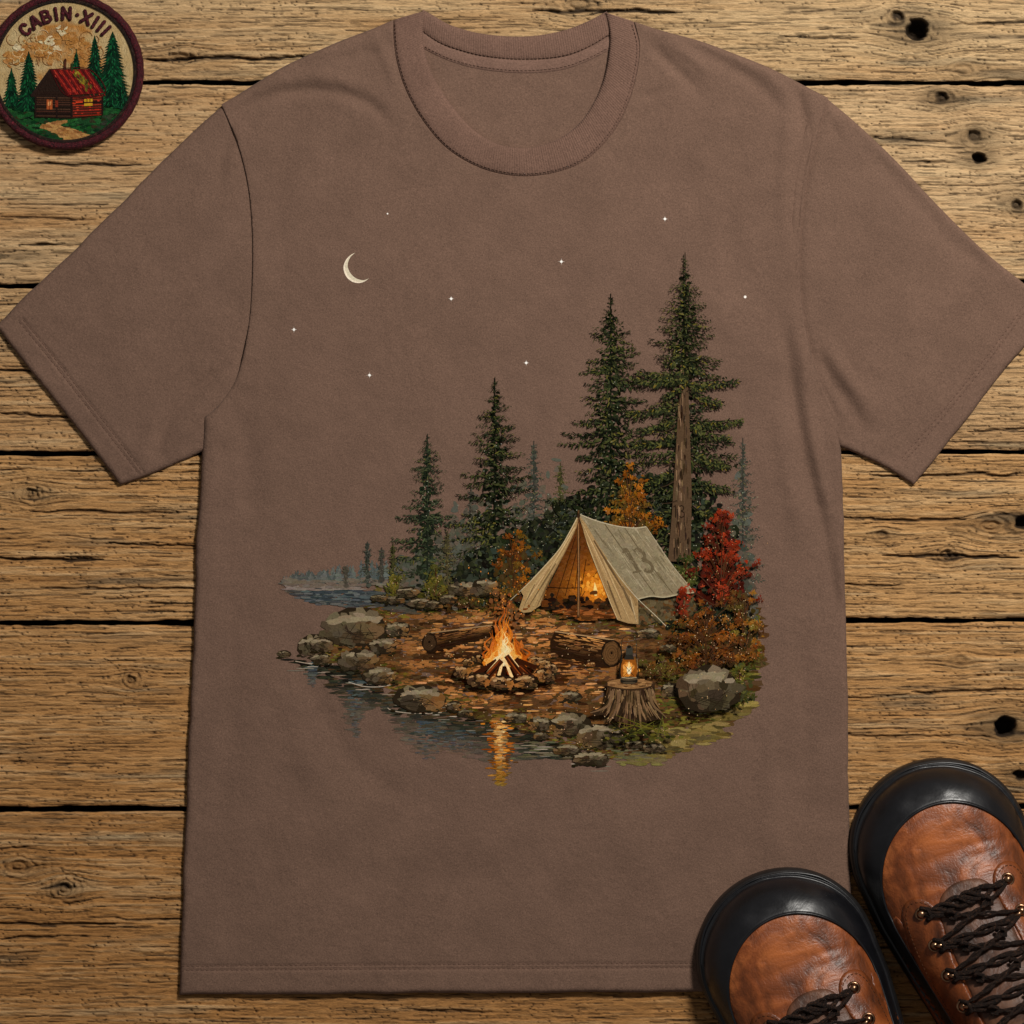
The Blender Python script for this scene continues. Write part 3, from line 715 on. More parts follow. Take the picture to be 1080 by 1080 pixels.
def conifer(x, yt, yb, hw, dark, mid, lite, name='printed_tree', trunk=None, dens=1.0, lean=0, skip=.06, cut=None, p=.78, mist=0, step0=4.2, snow=.05):
    a = Art(); H = yb-yt; D = mixc(dark, SHIRT, mist); Mi = mixc(mid, SHIRT, mist); Li = mixc(lite, SHIRT, mist)
    cx = lambda y: x+lean*(y-yt)/H
    end = cut or yb
    # inner dark mass
    y = yt+H*.08
    while y < end:
        f = (y-yt)/H; w = hw*f**p*.26
        for k in range(max(1, int(w/2.4))): a.blob(cx(y)+rnd.gauss(0, w*.62), y+rnd.uniform(-2, 2), rnd.uniform(1.5, 3.4), rnd.uniform(1.2, 2.4), vary(mixc(D, pick(Mi, (72, 78, 54)), rnd.choice((0, 0, .35, .8))), 7))
        y += 2.4
    a.line([(cx(yt), yt), (cx((yt+end)/2), (yt+end)/2), (cx(end), end)], [.9, 1.6, 2.4], vary(D, 4))
    a.up()
    if trunk: trunk(a, cx); a.up()
    y = yt+5; lv = []
    while y < end:
        f = (y-yt)/H
        for sd in (-1, 1):
            if rnd.random() < skip: continue
            lv.append((y+rnd.uniform(-2, 2), sd, hw*f**p*(rnd.uniform(.55, .8) if rnd.random() < .45 else rnd.uniform(.85, 1.12))+1.4))
        y += (step0*(.7+2.5*f))/max(.5, dens)
    lv = [(y, sd, Lb*min(1, .18+((y-yt)/H)/.15)) for (y, sd, Lb) in lv]
    for (y, sd, Lb) in lv:
        x0 = cx(y); n = max(2, int(Lb/2.2)); dr = rnd.uniform(.10, .30); tip = rnd.uniform(.05, .2)
        tone = rnd.random(); warm = rnd.random() < .25
        for k in range(n+1):
            t = (k+rnd.uniform(-.3, .3))/n; t = max(0, t)
            bx = x0+sd*Lb*t; by = y+Lb*dr*t-Lb*tip*t*t*1.2
            sz = (1-.55*t)*min(3.6, 1.3+Lb*.06)
            for q in range(3 if Lb > 6 else 2):
                c = pick(D, D, Mi, Mi, mixc(Mi, Li, .5)) if q else pick(D, D, Mi)
                if tone > .72 and q == 2: c = mixc(Li, Mi, .3)
                if warm and q == 2 and rnd.random() < .5: c = mixc(Li, (120, 104, 40), .4)
                an = (0 if sd > 0 else math.pi)+rnd.uniform(-1.1, 1.1)+.45*sd
                ln = sz*rnd.uniform(1.1, 2.3)
                ox, oy = bx+rnd.uniform(-1.4, 1.4), by+rnd.uniform(-2.6, 4.6)*min(1, Lb/18)*(1-.45*t)
                a.stroke(ox, oy, ox+ln*math.cos(an), oy+ln*math.sin(an), sz*.56, vary(c, 8), .35)
    if snow:
        a.up()
        for k in range(int(H*hw*snow*.05)):
            f = rnd.uniform(.3, 1); yy = yt+H*f
            if yy < end: a.blob(cx(yy)+rnd.gauss(0, hw*f*.4), yy, .55, .55, vary((150, 152, 132), 22), n=5)
    return bld(a, name, PR)
def mist(reg, n, c0, c1, name, sz=(4, 9)):
    a = Art()
    for k in range(n):
        q = pick(*reg); f = rnd.uniform(.1, .65); a.blob(q[0]+rnd.gauss(0, q[2]*.45), q[1]+rnd.gauss(0, q[3]*.45), rnd.uniform(*sz), rnd.uniform(*sz)*.7, vary(mixc(mixc(c0, c1, rnd.random()), SHIRT, f), 6), rnd.uniform(0, 3))
    return bld(a, name, PR)
mist([(548, 565, 40, 60), (500, 575, 36, 46), (590, 565, 26, 60), (470, 595, 26, 34), (440, 606, 22, 20)], 700, (84, 92, 82), (66, 72, 58), 'printed_mist', (2.5, 5.5))
mist([(785, 590, 12, 70), (790, 650, 10, 40)], 110, (84, 92, 82), (66, 72, 58), 'printed_mist', (2.5, 5.5))
DG = ((18, 21, 13), (42, 47, 28), (82, 84, 44)); BG = ((46, 52, 46), (70, 76, 66), (96, 102, 88)); OG = ((50, 52, 28), (80, 80, 40), (112, 108, 56))
conifer(563, 465, 600, 22, *BG, mist=.15); conifer(783, 462, 620, 22, *BG, mist=.2); conifer(591, 488, 600, 22, *OG, mist=.15)
conifer(497, 512, 610, 16, *BG, mist=.35)
conifer(451, 458, 622, 48, (30, 36, 26), (52, 60, 42), (80, 86, 54))
conifer(522, 398, 626, 60, *DG)
conifer(545, 560, 622, 20, *BG, mist=.05)
for (x, yt, yb, hw, c, ms) in ((388, 571, 616, 9, BG, .15), (403, 577, 614, 7, BG, .3), (415, 572, 626, 9, OG, .1), (365, 597, 616, 5, BG, .4), (472, 560, 622, 16, OG, .3)):
    conifer(x, yt, yb, hw, *c, mist=ms, snow=0, step0=3.2)
# dark woodland mass behind the tent
a = Art()
mass = [(480, 600), (500, 580), (540, 560), (575, 540), (610, 520), (640, 505), (690, 500), (740, 512), (764, 536), (778, 566), (784, 600), (786, 650), (772, 690), (740, 690), (700, 660), (640, 640), (560, 640), (500, 632), (476, 622)]
a.fill(mass, 1500, lambda x, y: vary(pick((26, 28, 20), (36, 40, 26), (20, 20, 15), (48, 52, 34), (56, 62, 52)), 7), 5, 3.2, ang=1.5); a.up()
a.fill(mass, 1200, lambda x, y: vary(pick((30, 32, 22), (44, 48, 30), (62, 66, 38), (24, 24, 18)), 9), 2.6, 1.5, ang=1.5)
a.fill([(770, 560), (792, 575), (798, 640), (796, 690), (780, 680)], 60, lambda x, y: vary(mixc((60, 68, 58), SHIRT, rnd.uniform(.1, .7)), 8), 3.4, 2.4, ang=1.5)
a.up()
for k in range(420): a.blob(rnd.uniform(480, 800), rnd.uniform(520, 680), .5, .5, vary((150, 148, 120), 25), n=5)
bld(a, 'printed_woodland', PR)

def trunkE(a, cx):
    for k in range(40):
        y = rnd.uniform(470, 560); a.stroke(cx(y)+rnd.uniform(-2.5, 2.5), y, cx(y)+rnd.uniform(-2.5, 2.5), y+9, 1.6, vary(pick((70, 52, 36), (48, 36, 26)), 8))
conifer(644, 310, 600, 74, *DG, trunk=None, cut=566, p=.72, dens=.95)
def trunkF(a, cx):
    for k in range(150):
        y = 378+rnd.random()**.8*206; w = 2.6+(y-378)/206*8.6; q = rnd.uniform(-1, 1)
        c = mixc(pick((112, 88, 64), (136, 108, 80), (90, 70, 50)), (42, 30, 20), max(0, q)*.75) if rnd.random() > .25 else (44, 32, 22)
        a.stroke(cx(y)+q*w*.85, y, cx(y)+q*w*.85+rnd.uniform(-.5, .5), y+rnd.uniform(6, 14), rnd.uniform(.9, 2.2), vary(c, 9), .6)
    for (x0, y0, x1, y1) in ((712, 449, 700, 456), (711, 486, 697, 492), (710, 508, 696, 514), (728, 483, 738, 492), (727, 525, 734, 528), (714, 528, 698, 531)):
        a.line([(x0, y0), ((x0+x1)/2, (y0+y1)/2+1), (x1, y1)], [1.6, 1.0, .5], (60, 46, 34))
# foliage behind the tall trunk, then trunk, then near boughs
conifer(722, 400, 640, 72, *DG, cut=590, p=.35, dens=.75, skip=.25)
a = Art(); tk = [(719.0, 376), (723.6, 376), (724.4, 390), (727, 450), (729, 520), (728, 592), (704, 592), (708, 545), (712, 480), (716, 410)]
a.poly(tk, (86, 66, 48)); a.up()
cxF = lambda y: 721-(y-300)*.014
trunkF(a, cxF); a.up()
num = lambda s, ox, oy, k, sh, w, col: [s.line([(ox+(u*k)+sh*v, oy+v*k*1.0) for (u, v) in pl], w, col) for pl in ([(-.05, .15), (.12, 0), (.12, 1)], [(.42, .1), (.6, 0), (.78, .14), (.74, .36), (.56, .46)], [(.56, .46), (.8, .58), (.82, .84), (.6, 1), (.42, .9)])]
for w, c in ((1.5, (40, 28, 20)),): num(a, 710.5, 533, 13, 0, 1.15, c)
bld(a, 'printed_trunk', PR)
conifer(722, 267, 600, 92, (20, 22, 13), (46, 49, 28), (86, 86, 44), cut=402, p=.86, dens=1.1, skip=.06)
a = Art()   # sparse lower boughs crossing the trunk
for (x0, y0, x1, y1) in ((720, 398, 672, 392), (720, 404, 664, 400), (724, 404, 778, 402), (724, 412, 762, 425), (716, 428, 660, 436), (716, 440, 672, 455), (726, 446, 783, 443), (726, 452, 770, 462), (714, 462, 664, 470), (728, 478, 768, 492), (712, 494, 680, 512), (728, 505, 768, 515), (728, 535, 762, 545), (728, 396, 704, 404), (712, 398, 744, 410), (722, 408, 698, 418), (716, 380, 742, 392), (724, 372, 700, 384)):
    Lb = abs(x1-x0); n = int(Lb/1.5); sd = 1 if x1 > x0 else -1
    a.line([(x0, y0), (x1, y1)], .9, (44, 36, 26))
    for k in range(n):
        t = .14+.86*k/n; bx = x0+(x1-x0)*t; by = y0+(y1-y0)*t+3*math.sin(t*3)
        for q in range(4):
            an = (0 if sd > 0 else math.pi)+rnd.uniform(-1.2, 1.2)+.3*sd; sz = 3.2*(1-.35*t); ln = sz*rnd.uniform(1, 1.8)
            c = pick(*DG, DG[1]) if rnd.random() > .04 else (112, 98, 40)
            ox, oy = bx+rnd.uniform(-2, 2), by+rnd.uniform(-3, 3.5); a.stroke(ox, oy, ox+ln*math.cos(an), oy+ln*math.sin(an), sz*.58, vary(c, 8), .35)
bld(a, 'printed_boughs', PR)

def bush(x, yt, yb, hw, cols, name='printed_bush', n=26, mass=None, p=.6, up=True, twig=(70, 44, 26)):
    a = Art(); H = yb-yt
    if mass:
        for k in range(int(H*hw*.05)):
            f = rnd.random()**.6; a.blob(min(796, x+max(-1.5, min(1.5, rnd.gauss(0, 1)))*hw*.42*f**p), yt+H*(.12+.86*f), rnd.uniform(2, 4), rnd.uniform(1.6, 3), vary(mass, 8), rnd.uniform(0, 3))
        a.up()
    for k in range(max(8, int(n*.62))):
        f = rnd.random()**.75; side = rnd.uniform(-1, 1); xe = x+side*hw*max(.08, f**p)*rnd.choice((.55, .8, 1, 1.3)); ye = yt+H*(.93*f+rnd.uniform(-.04, .05)); xe = min(xe, 800+rnd.uniform(-6, 3))
        a.line([(x+(xe-x)*.15, min(yb, ye+H*.2+3)), (x+(xe-x)*.6, ye+H*.07), (xe, ye-1)], [1.1, .8, .4], vary(twig, 8))
        cr_ = rnd.uniform(2.0, 4.2)*min(1.3, .7+f); base_ = pick(*cols); lo_ = mixc(base_, (30, 22, 14), .45)
        for q in range(int(5+cr_*3.0)):
            bx = min(805, xe+rnd.gauss(0, cr_*.8)); by = ye+rnd.gauss(0, cr_*.62); sh_ = max(0, min(1, .5+(by-ye)/cr_*.5))
            c = vary(mixc(mixc(base_, pick(*cols), .35), lo_, sh_*.8), 11); an = rnd.uniform(0, 6.28); r = rnd.uniform(.7, 1.7)
            for w in range(3): a.stroke(bx, by, bx+r*1.7*math.cos(an+w*1.2-1.2), by+r*1.7*math.sin(an+w*1.2-1.2), r*.85, c, .4)
    a.up()
    for k in range(int(n*.5)): a.blob(x+rnd.gauss(0, hw*.5), yt+H*rnd.uniform(.2, 1), .5, .5, vary((196, 160, 120), 25), n=5)
    return bld(a, name, PR)
OR = ((168, 98, 24), (190, 116, 34), (138, 74, 20), (112, 84, 28)); RD = ((146, 46, 24), (178, 64, 34), (112, 34, 20), (84, 28, 18), (164, 56, 28)); RU = ((150, 84, 30), (122, 62, 26), (176, 108, 40), (90, 56, 28)); YG = ((110, 100, 38), (138, 122, 46), (78, 78, 34)); GR = ((62, 68, 30), (84, 90, 40), (44, 50, 26))
bush(663, 488, 566, 32, OR, n=58, mass=(74, 56, 24), p=.75)
bush(541, 558, 634, 38, OR+((120, 60, 20), (104, 74, 28)), n=52, mass=(70, 52, 26), p=.5)
bush(460, 596, 628, 14, YG, n=22, mass=(70, 68, 32)); bush(418, 606, 628, 10, YG, n=12, mass=(80, 78, 36)); bush(496, 624, 640, 22, ((120, 78, 34), (92, 60, 28), (82, 80, 36)), n=22, mass=(58, 50, 28))
bush(722, 582, 618, 14, GR+((112, 118, 52),), n=26, mass=(48, 52, 26))

# tent
a = Art()
a.poly([(610, 548), (606, 562), (580, 616), (572, 636), (590, 646), (612, 652), (650, 652), (640, 620), (618, 565)], (96, 52, 20)); a.up()
a.fill([(608, 556), (585, 612), (578, 634), (600, 630), (640, 634), (640, 620), (616, 566)], 620, lambda x, y: vary(mixc((92, 50, 20), (226, 130, 30), math.exp(-((x-627)**2+(y-620)**2)/760.)), 7), 3.6, 1.6, ang=1.0)
for (x0, y0, x1, y1) in ((607, 566, 586, 632), (612, 566, 596, 628), (612, 576, 606, 622), (618, 590, 612, 628), (632, 598, 614, 628)): a.line([(x0, y0), (x1, y1)], .7, (46, 24, 10))
a.line([(578, 619), (600, 620), (640, 618)], .9, (40, 22, 10)); a.up()
for k in range(60): a.blob(rnd.gauss(627, 5), rnd.gauss(620, 5), 1.8, 2.2, vary(mixc((226, 132, 34), (244, 166, 62), rnd.random()), 8))
a.stroke(628, 628, 627, 614, 4, (255, 222, 140), .4); a.up()
for k in range(90): a.blob(rnd.uniform(572, 650), rnd.gauss(637, 4), rnd.uniform(2, 5), rnd.uniform(1.3, 2.8), vary(pick((34, 22, 14), (52, 34, 20), (26, 18, 12), (92, 50, 20)), 7))
a.fill([(580, 644), (612, 640), (650, 646), (650, 653), (610, 653)], 60, lambda x, y: vary(pick((120, 70, 32), (150, 86, 40), (84, 48, 24)), 9), 5, 1.1)
a.up()
CANV = (150, 134, 104); side = [(672, 630), (700, 629), (731, 625), (735, 640), (724, 652), (690, 656), (672, 659), (668, 640)]
a.poly(side, (92, 78, 54)); a.up()
a.fill(side, 150, lambda x, y: vary(pick((88, 76, 52), (104, 88, 60), (66, 56, 38), (100, 70, 40)), 8), 3.5, 2.2, ang=1.5)
a.up(); roof = [(610, 542), (628, 549), (650, 554.5), (668, 556.5), (681, 555.5), (692, 572), (710, 598), (731.5, 624.5), (716, 626), (700, 629.5), (686, 628), (672.5, 631.5), (655, 612), (632, 580)]
a.poly(roof, CANV); a.up()
a.fill(roof, 420, lambda x, y: vary(mixc((146, 132, 104), (136, 122, 95), rnd.random()), 4), 4, 2.2, ang=1.5, tight=True); a.up()
for k in range(60):
    t = rnd.random(); u = rnd.random(); x = 612+(68)*u; y = 545+11*u; x1 = 668+62*u; y1 = 628-4*u
    q0 = t*.8; q1 = min(1, q0+rnd.uniform(.06, .22)); a.stroke(x+(x1-x)*q0, y+(y1-y)*q0, x+(x1-x)*q1, y+(y1-y)*q1, rnd.uniform(.7, 1.8), vary(pick((162, 148, 118), (168, 154, 124), (124, 110, 84)), 5))
for (u) in (.36, .66): a.line([(612+68*u, 545+11*u+2), (640+64*u, 586+8*u), (668+62*u, 628-4*u)], .8, (104, 90, 66))
a.line([(610, 542), (628, 549), (650, 554.8), (668, 556.8), (681, 555.5)], 1.1, (190, 176, 146)); a.line([(681, 555.5), (692, 572), (710, 598), (731.5, 624.5)], 1.0, (172, 158, 130)); a.line([(731.5, 624.5), (716, 626.5), (700, 629.5), (686, 628.5), (672.5, 631.5)], 1.3, (178, 164, 132))
a.up()
num(a, 657, 579, 24, 13.5, 3.4, (108, 94, 70))
a.line([(656.5, 583), (660, 579)], 2.0, (108, 94, 70)); a.line([(667, 603.5), (676, 602)], 2.0, (108, 94, 70))
for k in range(26): a.blob(672+rnd.gauss(0, 9), 591+rnd.gauss(0, 8), rnd.uniform(.6, 1.6), .5, (138, 124, 97), .9)
a.up()
fr_ = [(610, 543), (618, 553), (632, 577), (655, 610), (672.5, 631.5), (673, 658), (662, 657), (651, 653.5), (643, 634), (632, 606), (619, 572)]
a.poly(fr_, (168, 136, 92)); a.up()
def flap(E0, E1, n, c0, c1):
    e0 = np.array(smooth(E0, 2)); e1 = np.array(smooth(E1, 2)); N_ = 30
    rs_ = lambda c: np.stack([np.interp(np.linspace(0, 1, N_), np.linspace(0, 1, len(c)), c[:, k]) for k in (0, 1)], 1)
    e0, e1 = rs_(e0), rs_(e1)
    for k in range(n):
        q = .02+.96*(k+rnd.uniform(-.4, .4))/n; q = max(.02, min(.98, q)); t0 = int(rnd.uniform(0, 16)); t1 = min(N_, t0+int(rnd.uniform(8, 16)))
        p_ = (e0*(1-q)+e1*q)[t0:t1]; wd = np.linalg.norm(e1-e0, axis=1)[t0:t1]/9+.35
        cc = mixc(c0, c1, .5+.5*math.sin(q*17+t0*.15)*.8); a.line([tuple(v) for v in p_[::3]], [float(wd[0])*.6, float(wd[len(wd)//2]), float(wd[-1])*.8], vary(cc, 6))
flap([(611, 546), (619, 572), (632, 606), (643, 634), (652, 653)], [(611, 544), (632, 577), (655, 610), (672, 631.5), (672.5, 656)], 60, (150, 118, 76), (186, 152, 104))
for (x0, y0, x1, y1, w, c) in ((626, 570, 668, 640, 2.4, (104, 80, 52)), (636, 590, 664, 655, 1.8, (196, 164, 116)), (640, 612, 655, 652, 1.6, (112, 86, 56)), (656, 618, 670, 650, 2.6, (112, 90, 62)), (614, 552, 640, 606, 1.2, (204, 172, 124)), (664, 628, 671, 656, 1.6, (186, 160, 120))): a.stroke(x0, y0, x1, y1, w, c, .6)
a.line([(619, 572), (632, 606), (643, 634), (651, 653)], .8, (206, 176, 128)); a.line([(640, 590), (656, 612), (672, 631), (690, 648), (702, 660)], .7, (196, 184, 156))
lf = [(610, 543), (600, 562), (589, 580), (566, 606), (549, 623), (552, 628), (547, 643), (552, 646), (560, 645), (570, 638), (577, 618), (596, 582), (607, 558)]
a.poly(lf, (172, 140, 94)); a.up()
flap([(610, 545), (600, 562), (589, 580), (566, 606), (550, 623), (548.5, 642)], [(610, 546), (607, 558), (596, 582), (577, 618), (570, 637), (560, 644)], 60, (154, 122, 80), (194, 162, 114))
for (x0, y0, x1, y1, w, c) in ((606, 556, 580, 600, 1.6, (206, 176, 128)), (586, 594, 556, 642, 1.8, (118, 94, 62)), (574, 606, 550, 642, 1.6, (200, 168, 120)), (582, 606, 566, 640, 1.6, (120, 94, 60)), (564, 616, 552, 640, 1.4, (128, 102, 70))): a.stroke(x0, y0, x1, y1, w, c, .5)
a.line([(610, 543), (600, 562), (589, 580), (566, 606), (549, 623)], .9, (200, 180, 142)); a.line([(550, 622), (538, 633)], .8, (170, 158, 132)); a.line([(607, 558), (596, 582), (577, 618), (570, 637)], .7, (110, 80, 48))
a.up(); a.line([(610, 538), (610, 562), (610.3, 600), (610, 650)], [1.6, 2.0, 2.2, 2.4], (96, 66, 40)); a.line([(609.6, 552), (609.8, 600), (609.5, 648)], .7, (164, 118, 74)); a.blob(610, 544, 2, 2.6, (54, 38, 24))
TE = bld(a, 'printed_tent', PR)

bush(760, 534, 640, 40, RD+((92, 30, 18),), n=92, mass=(66, 26, 18), p=.6)
bush(784, 612, 700, 22, RU+YG, n=50, mass=(70, 56, 30), p=.3)
bush(745, 634, 704, 50, RU+(OR[2], (88, 52, 28), (74, 66, 30)), n=100, mass=(58, 42, 24), p=.4)
bush(720, 618, 650, 8, RD, n=10)
bush(780, 690, 742, 20, GR+YG, n=26, mass=(62, 62, 36), p=.2)
bush(700, 690, 712, 40, ((120, 74, 30), (84, 60, 28), (98, 92, 38)), n=30, p=.2)

# grey shore rocks and boulders
def rock(x, y, rx, ry, grey=(144, 128, 100), dark=(44, 35, 24), name='printed_rock'):
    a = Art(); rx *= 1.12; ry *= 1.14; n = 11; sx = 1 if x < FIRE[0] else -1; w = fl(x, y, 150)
    rim = []
    for k in range(n):
        t = 2*math.pi*k/n+rnd.uniform(-.12, .12); q = rnd.uniform(.86, 1.06); yy = math.sin(t)*ry*q
        if yy > 0: yy *= .8
        rim.append((x+math.cos(t)*rx*q, y+yy))
    a.poly(rim, dark); a.up()
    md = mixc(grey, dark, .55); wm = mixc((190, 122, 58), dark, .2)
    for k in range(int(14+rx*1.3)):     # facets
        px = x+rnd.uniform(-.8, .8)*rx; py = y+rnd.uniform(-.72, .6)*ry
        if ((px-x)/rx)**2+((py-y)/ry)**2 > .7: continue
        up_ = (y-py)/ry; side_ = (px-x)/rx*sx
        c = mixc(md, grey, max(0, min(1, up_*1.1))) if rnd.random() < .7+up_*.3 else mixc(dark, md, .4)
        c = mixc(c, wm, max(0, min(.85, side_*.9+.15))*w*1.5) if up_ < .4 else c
        a.blob(px, py, rx*rnd.uniform(.12, .28), ry*rnd.uniform(.14, .32), vary(c, 7), rnd.uniform(-.5, .5), 7, .3)
    a.up()
    for k in range(int(4+rx*.35)):
        t = rnd.uniform(-.7, .6); a.blob(x+t*rx, y-ry*(.62-.5*t*t)*rnd.uniform(.75, 1.05), rx*rnd.uniform(.12, .26), ry*rnd.uniform(.07, .15), vary(mixc(grey, (206, 190, 160), .2), 8), rnd.uniform(-.4, .3), 6)
    for k in range(int(rx*.5)): a.stroke(x+rnd.uniform(-.7, .7)*rx, y+rnd.uniform(-.3, .6)*ry, x+rnd.uniform(-.7, .7)*rx, y+rnd.uniform(0, .7)*ry, .7, vary(dark, 8))
    for k in range(int(rx*.6)): a.blob(x+rnd.uniform(-1, 1)*rx, y+ry*rnd.uniform(.6, .9), 2.2, .8, vary((40, 34, 20), 8))
    return bld(a, name, PR)
for r in ((330, 682, 17, 12), (376, 664, 32, 21), (340, 680, 12, 8), (300, 690, 7, 4), (339, 695, 10, 6), (404, 682, 14, 9), (420, 664, 13, 8), (378, 697, 20, 12), (401, 713, 17, 9),
          (400, 631, 9, 4), (418, 633, 9, 4.5), (430, 625, 12, 6), (443, 636, 12, 5.5), (458, 638, 9, 5), (488, 622, 15, 8), (512, 620, 14, 10), (473, 632, 9, 5),
          (442, 738, 26, 14), (479, 745, 8, 6), (491, 752, 8, 4), (544, 757, 12, 6), (569, 764, 12, 8), (602, 735, 12, 6), (601, 765, 21, 13), (633, 777, 25, 14), (570, 776, 8, 4), (598, 791, 14, 6), (623, 800, 18, 8),
          (707, 728, 10, 8), (747, 728, 32, 25), (669, 785, 10, 5), (689, 789, 12, 5), (683, 668, 12, 5), (704, 683, 9, 4)):
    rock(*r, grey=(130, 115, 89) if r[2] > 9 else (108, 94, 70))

def log(cx0, cy0, cx1, cy1, r0, r1, cap, litc, midc, name='printed_log'):
    """(cx0,cy0) is the far end, (cx1,cy1) the cut face"""
    a = Art(); dx, dy = cx1-cx0, cy1-cy0; l = math.hypot(dx, dy); nx, ny = -dy/l, dx/l
    if ny > 0: nx, ny = -nx, -ny
    for k in range(46):
        t = rnd.random(); a.blob(cx0+dx*t+rnd.gauss(0, 2), cy0+dy*t+(r0+(r1-r0)*t)*rnd.uniform(.8, 1.15), rnd.uniform(3, 6), rnd.uniform(.8, 1.6), vary((38, 24, 13), 6))
    e = 1.06; a.poly([(cx0+nx*r0*e, cy0+ny*r0*e), (cx1+nx*r1*e, cy1+ny*r1*e), (cx1-nx*r1*e, cy1-ny*r1*e), (cx0-nx*r0*e, cy0-ny*r0*e), (cx0-dx/l*3, cy0-dy/l*3)], (46, 28, 15)); a.up()
    for k in range(150):
        t0 = rnd.uniform(0, .88); t1 = min(1, t0+rnd.uniform(.06, .2)); q = rnd.uniform(-.92, .92); r = r0+(r1-r0)*t0
        c = mixc((44, 27, 15), litc, max(0, min(1, .42+q*.62))) if rnd.random() > .28 else (44, 27, 15)
        a.stroke(cx0+dx*t0+nx*r*q, cy0+dy*t0+ny*r*q, cx0+dx*t1+nx*r*q, cy0+dy*t1+ny*r*q, rnd.uniform(.6, 1.5), vary(c, 10), .3)
    a.line([(cx0+nx*r0, cy0+ny*r0), ((cx0+cx1)/2+nx*(r0+r1)/2, (cy0+cy1)/2+ny*(r0+r1)/2), (cx1+nx*r1, cy1+ny*r1)], 1.2, mixc(litc, (150, 134, 108), .6))
    a.up(); a.blob(cx1, cy1, r1*.8, r1*1.02, (36, 24, 15), n=14, j=.05); a.up(); a.blob(cx1, cy1, r1*.66, r1*.86, cap, n=14, j=.06); a.up()
    for k in range(4): a.line([(cx1+r1*.6*(1-k*.25)*math.cos(q), cy1+r1*.8*(1-k*.25)*math.sin(q)) for q in np.linspace(0, 6.2, 14)], .5, mixc(cap, (30, 20, 12), .5))
    a.blob(cx1, cy1-1, 1.3, 1.5, (28, 18, 12))
    return bld(a, name, PR)
log(520, 664, 453, 677.5, 5, 10, (70, 50, 32), (176, 118, 64), (84, 54, 30))
log(583, 677, 645, 689, 11.5, 14.5, (104, 72, 42), (228, 156, 86), (124, 74, 36))
for p in ((473, 691), (583, 691), (623, 701)): rock(p[0], p[1], 5, 3, (190, 140, 84), (84, 50, 28))

# camp fire: ring of stones, logs, flames
for p in ((494, 699, 6, 5), (504, 695, 7, 5), (565, 697, 8, 5), (574, 701, 8, 6)): rock(*p, grey=(176, 130, 78), dark=(40, 26, 16))
a = Art()
for k in range(60): a.blob(531+max(-26, min(26, rnd.gauss(0, 12))), rnd.gauss(707, 3), rnd.uniform(3, 6), rnd.uniform(1.5, 3), vary(pick((120, 50, 14), (60, 26, 12), (180, 80, 20)), 9))
a.up(); 
for k in range(110): a.blob(rnd.gauss(534, 7), rnd.gauss(646, 9), rnd.uniform(1, 2.6), rnd.uniform(1.2, 3), vary(mixc((138, 76, 34), (92, 70, 44), rnd.random()), 10), rnd.uniform(0, 3))
def tongues(n, sp, hh, w, c0, c1, y0=703, g=.5):
    for k in range(n):
        q = rnd.gauss(0, g); q = max(-1, min(1, q)); x = 532+q*sp; h_ = hh*(1-abs(q)**1.2*.6)*rnd.uniform(.25, 1.0)**.8; yb = y0-rnd.uniform(0, 14)*(1-abs(q))
        sw = rnd.uniform(-4.5, 4.5); m = rnd.choice((-1, 1)); a.line([(x, yb), (x+sw, yb-h_*.3), (x-sw*.9+m, yb-h_*.62), (x+sw*.3-q*3, yb-h_*.85), (x+m*2-q*4, yb-h_)], [w*.5, w*rnd.uniform(.8, 1.2), w*.6, w*.35, .2], vary(mixc(c0, c1, rnd.random()), 9))
for k in range(90): a.blob(532+rnd.gauss(0, 9), 692+rnd.gauss(0, 9), rnd.uniform(1, 3), rnd.uniform(2, 4), vary(pick((168, 84, 26), (140, 70, 26), (190, 104, 40)), 9))
a.up()
tongues(46, 23, 60, 3.6, (176, 80, 20), (206, 108, 34)); a.up()
tongues(46, 19, 54, 2.8, (224, 122, 32), (240, 146, 50)); a.up()
tongues(34, 17, 42, 2.2, (246, 172, 78), (250, 188, 98), g=.6); a.up()
tongues(16, 9, 32, 2.6, (255, 214, 140), (255, 238, 190), 702); a.up()
for (x0, y0, x1, y1, w) in ((500, 712, 524, 696, 6), (560, 714, 544, 694, 7), (566, 704, 546, 695, 5)): a.line([(x0, y0), (x1, y1)], [w, w*.7], (58, 26, 12))
a.up()
for (x0, y0, x1, y1) in ((514, 710, 532, 688), (552, 711, 535, 688), (526, 712, 531, 694), (540, 714, 532, 694)): a.line([(x0, y0), (x1, y1)], [3.4, 2.2], (255, 214, 150))
a.up()
for (x0, y0, x1, y1, w) in ((513, 714, 529, 696, 7.5), (550, 713, 534, 691, 7.5), (558, 711, 548, 702, 6)): 
    a.line([(x0, y0), (x1, y1)], [w, w*.75], (76, 34, 16)); a.stroke(x0-1, y0-2, x1-1, y1-1, 1.8, (150, 70, 26)); a.stroke(x0+2, y0, x1+1.5, y1, 1.8, (36, 18, 10))
a.stroke(531, 713, 531.5, 704, 4, (40, 22, 12), 2.5)
for k in range(46): a.blob(rnd.gauss(532, 20), 650-abs(rnd.gauss(0, 28)), .6, .9, vary((224, 140, 60), 20), n=5)
bld(a, 'printed_campfire', PR)
for p in ((488, 709, 9, 7), (505, 717, 12, 8), (530, 720, 12, 7.5), (554.5, 719, 12, 7.5), (575, 712, 11, 8), (581, 705, 7, 6)): rock(*p, grey=(184, 138, 88), dark=(42, 28, 18))

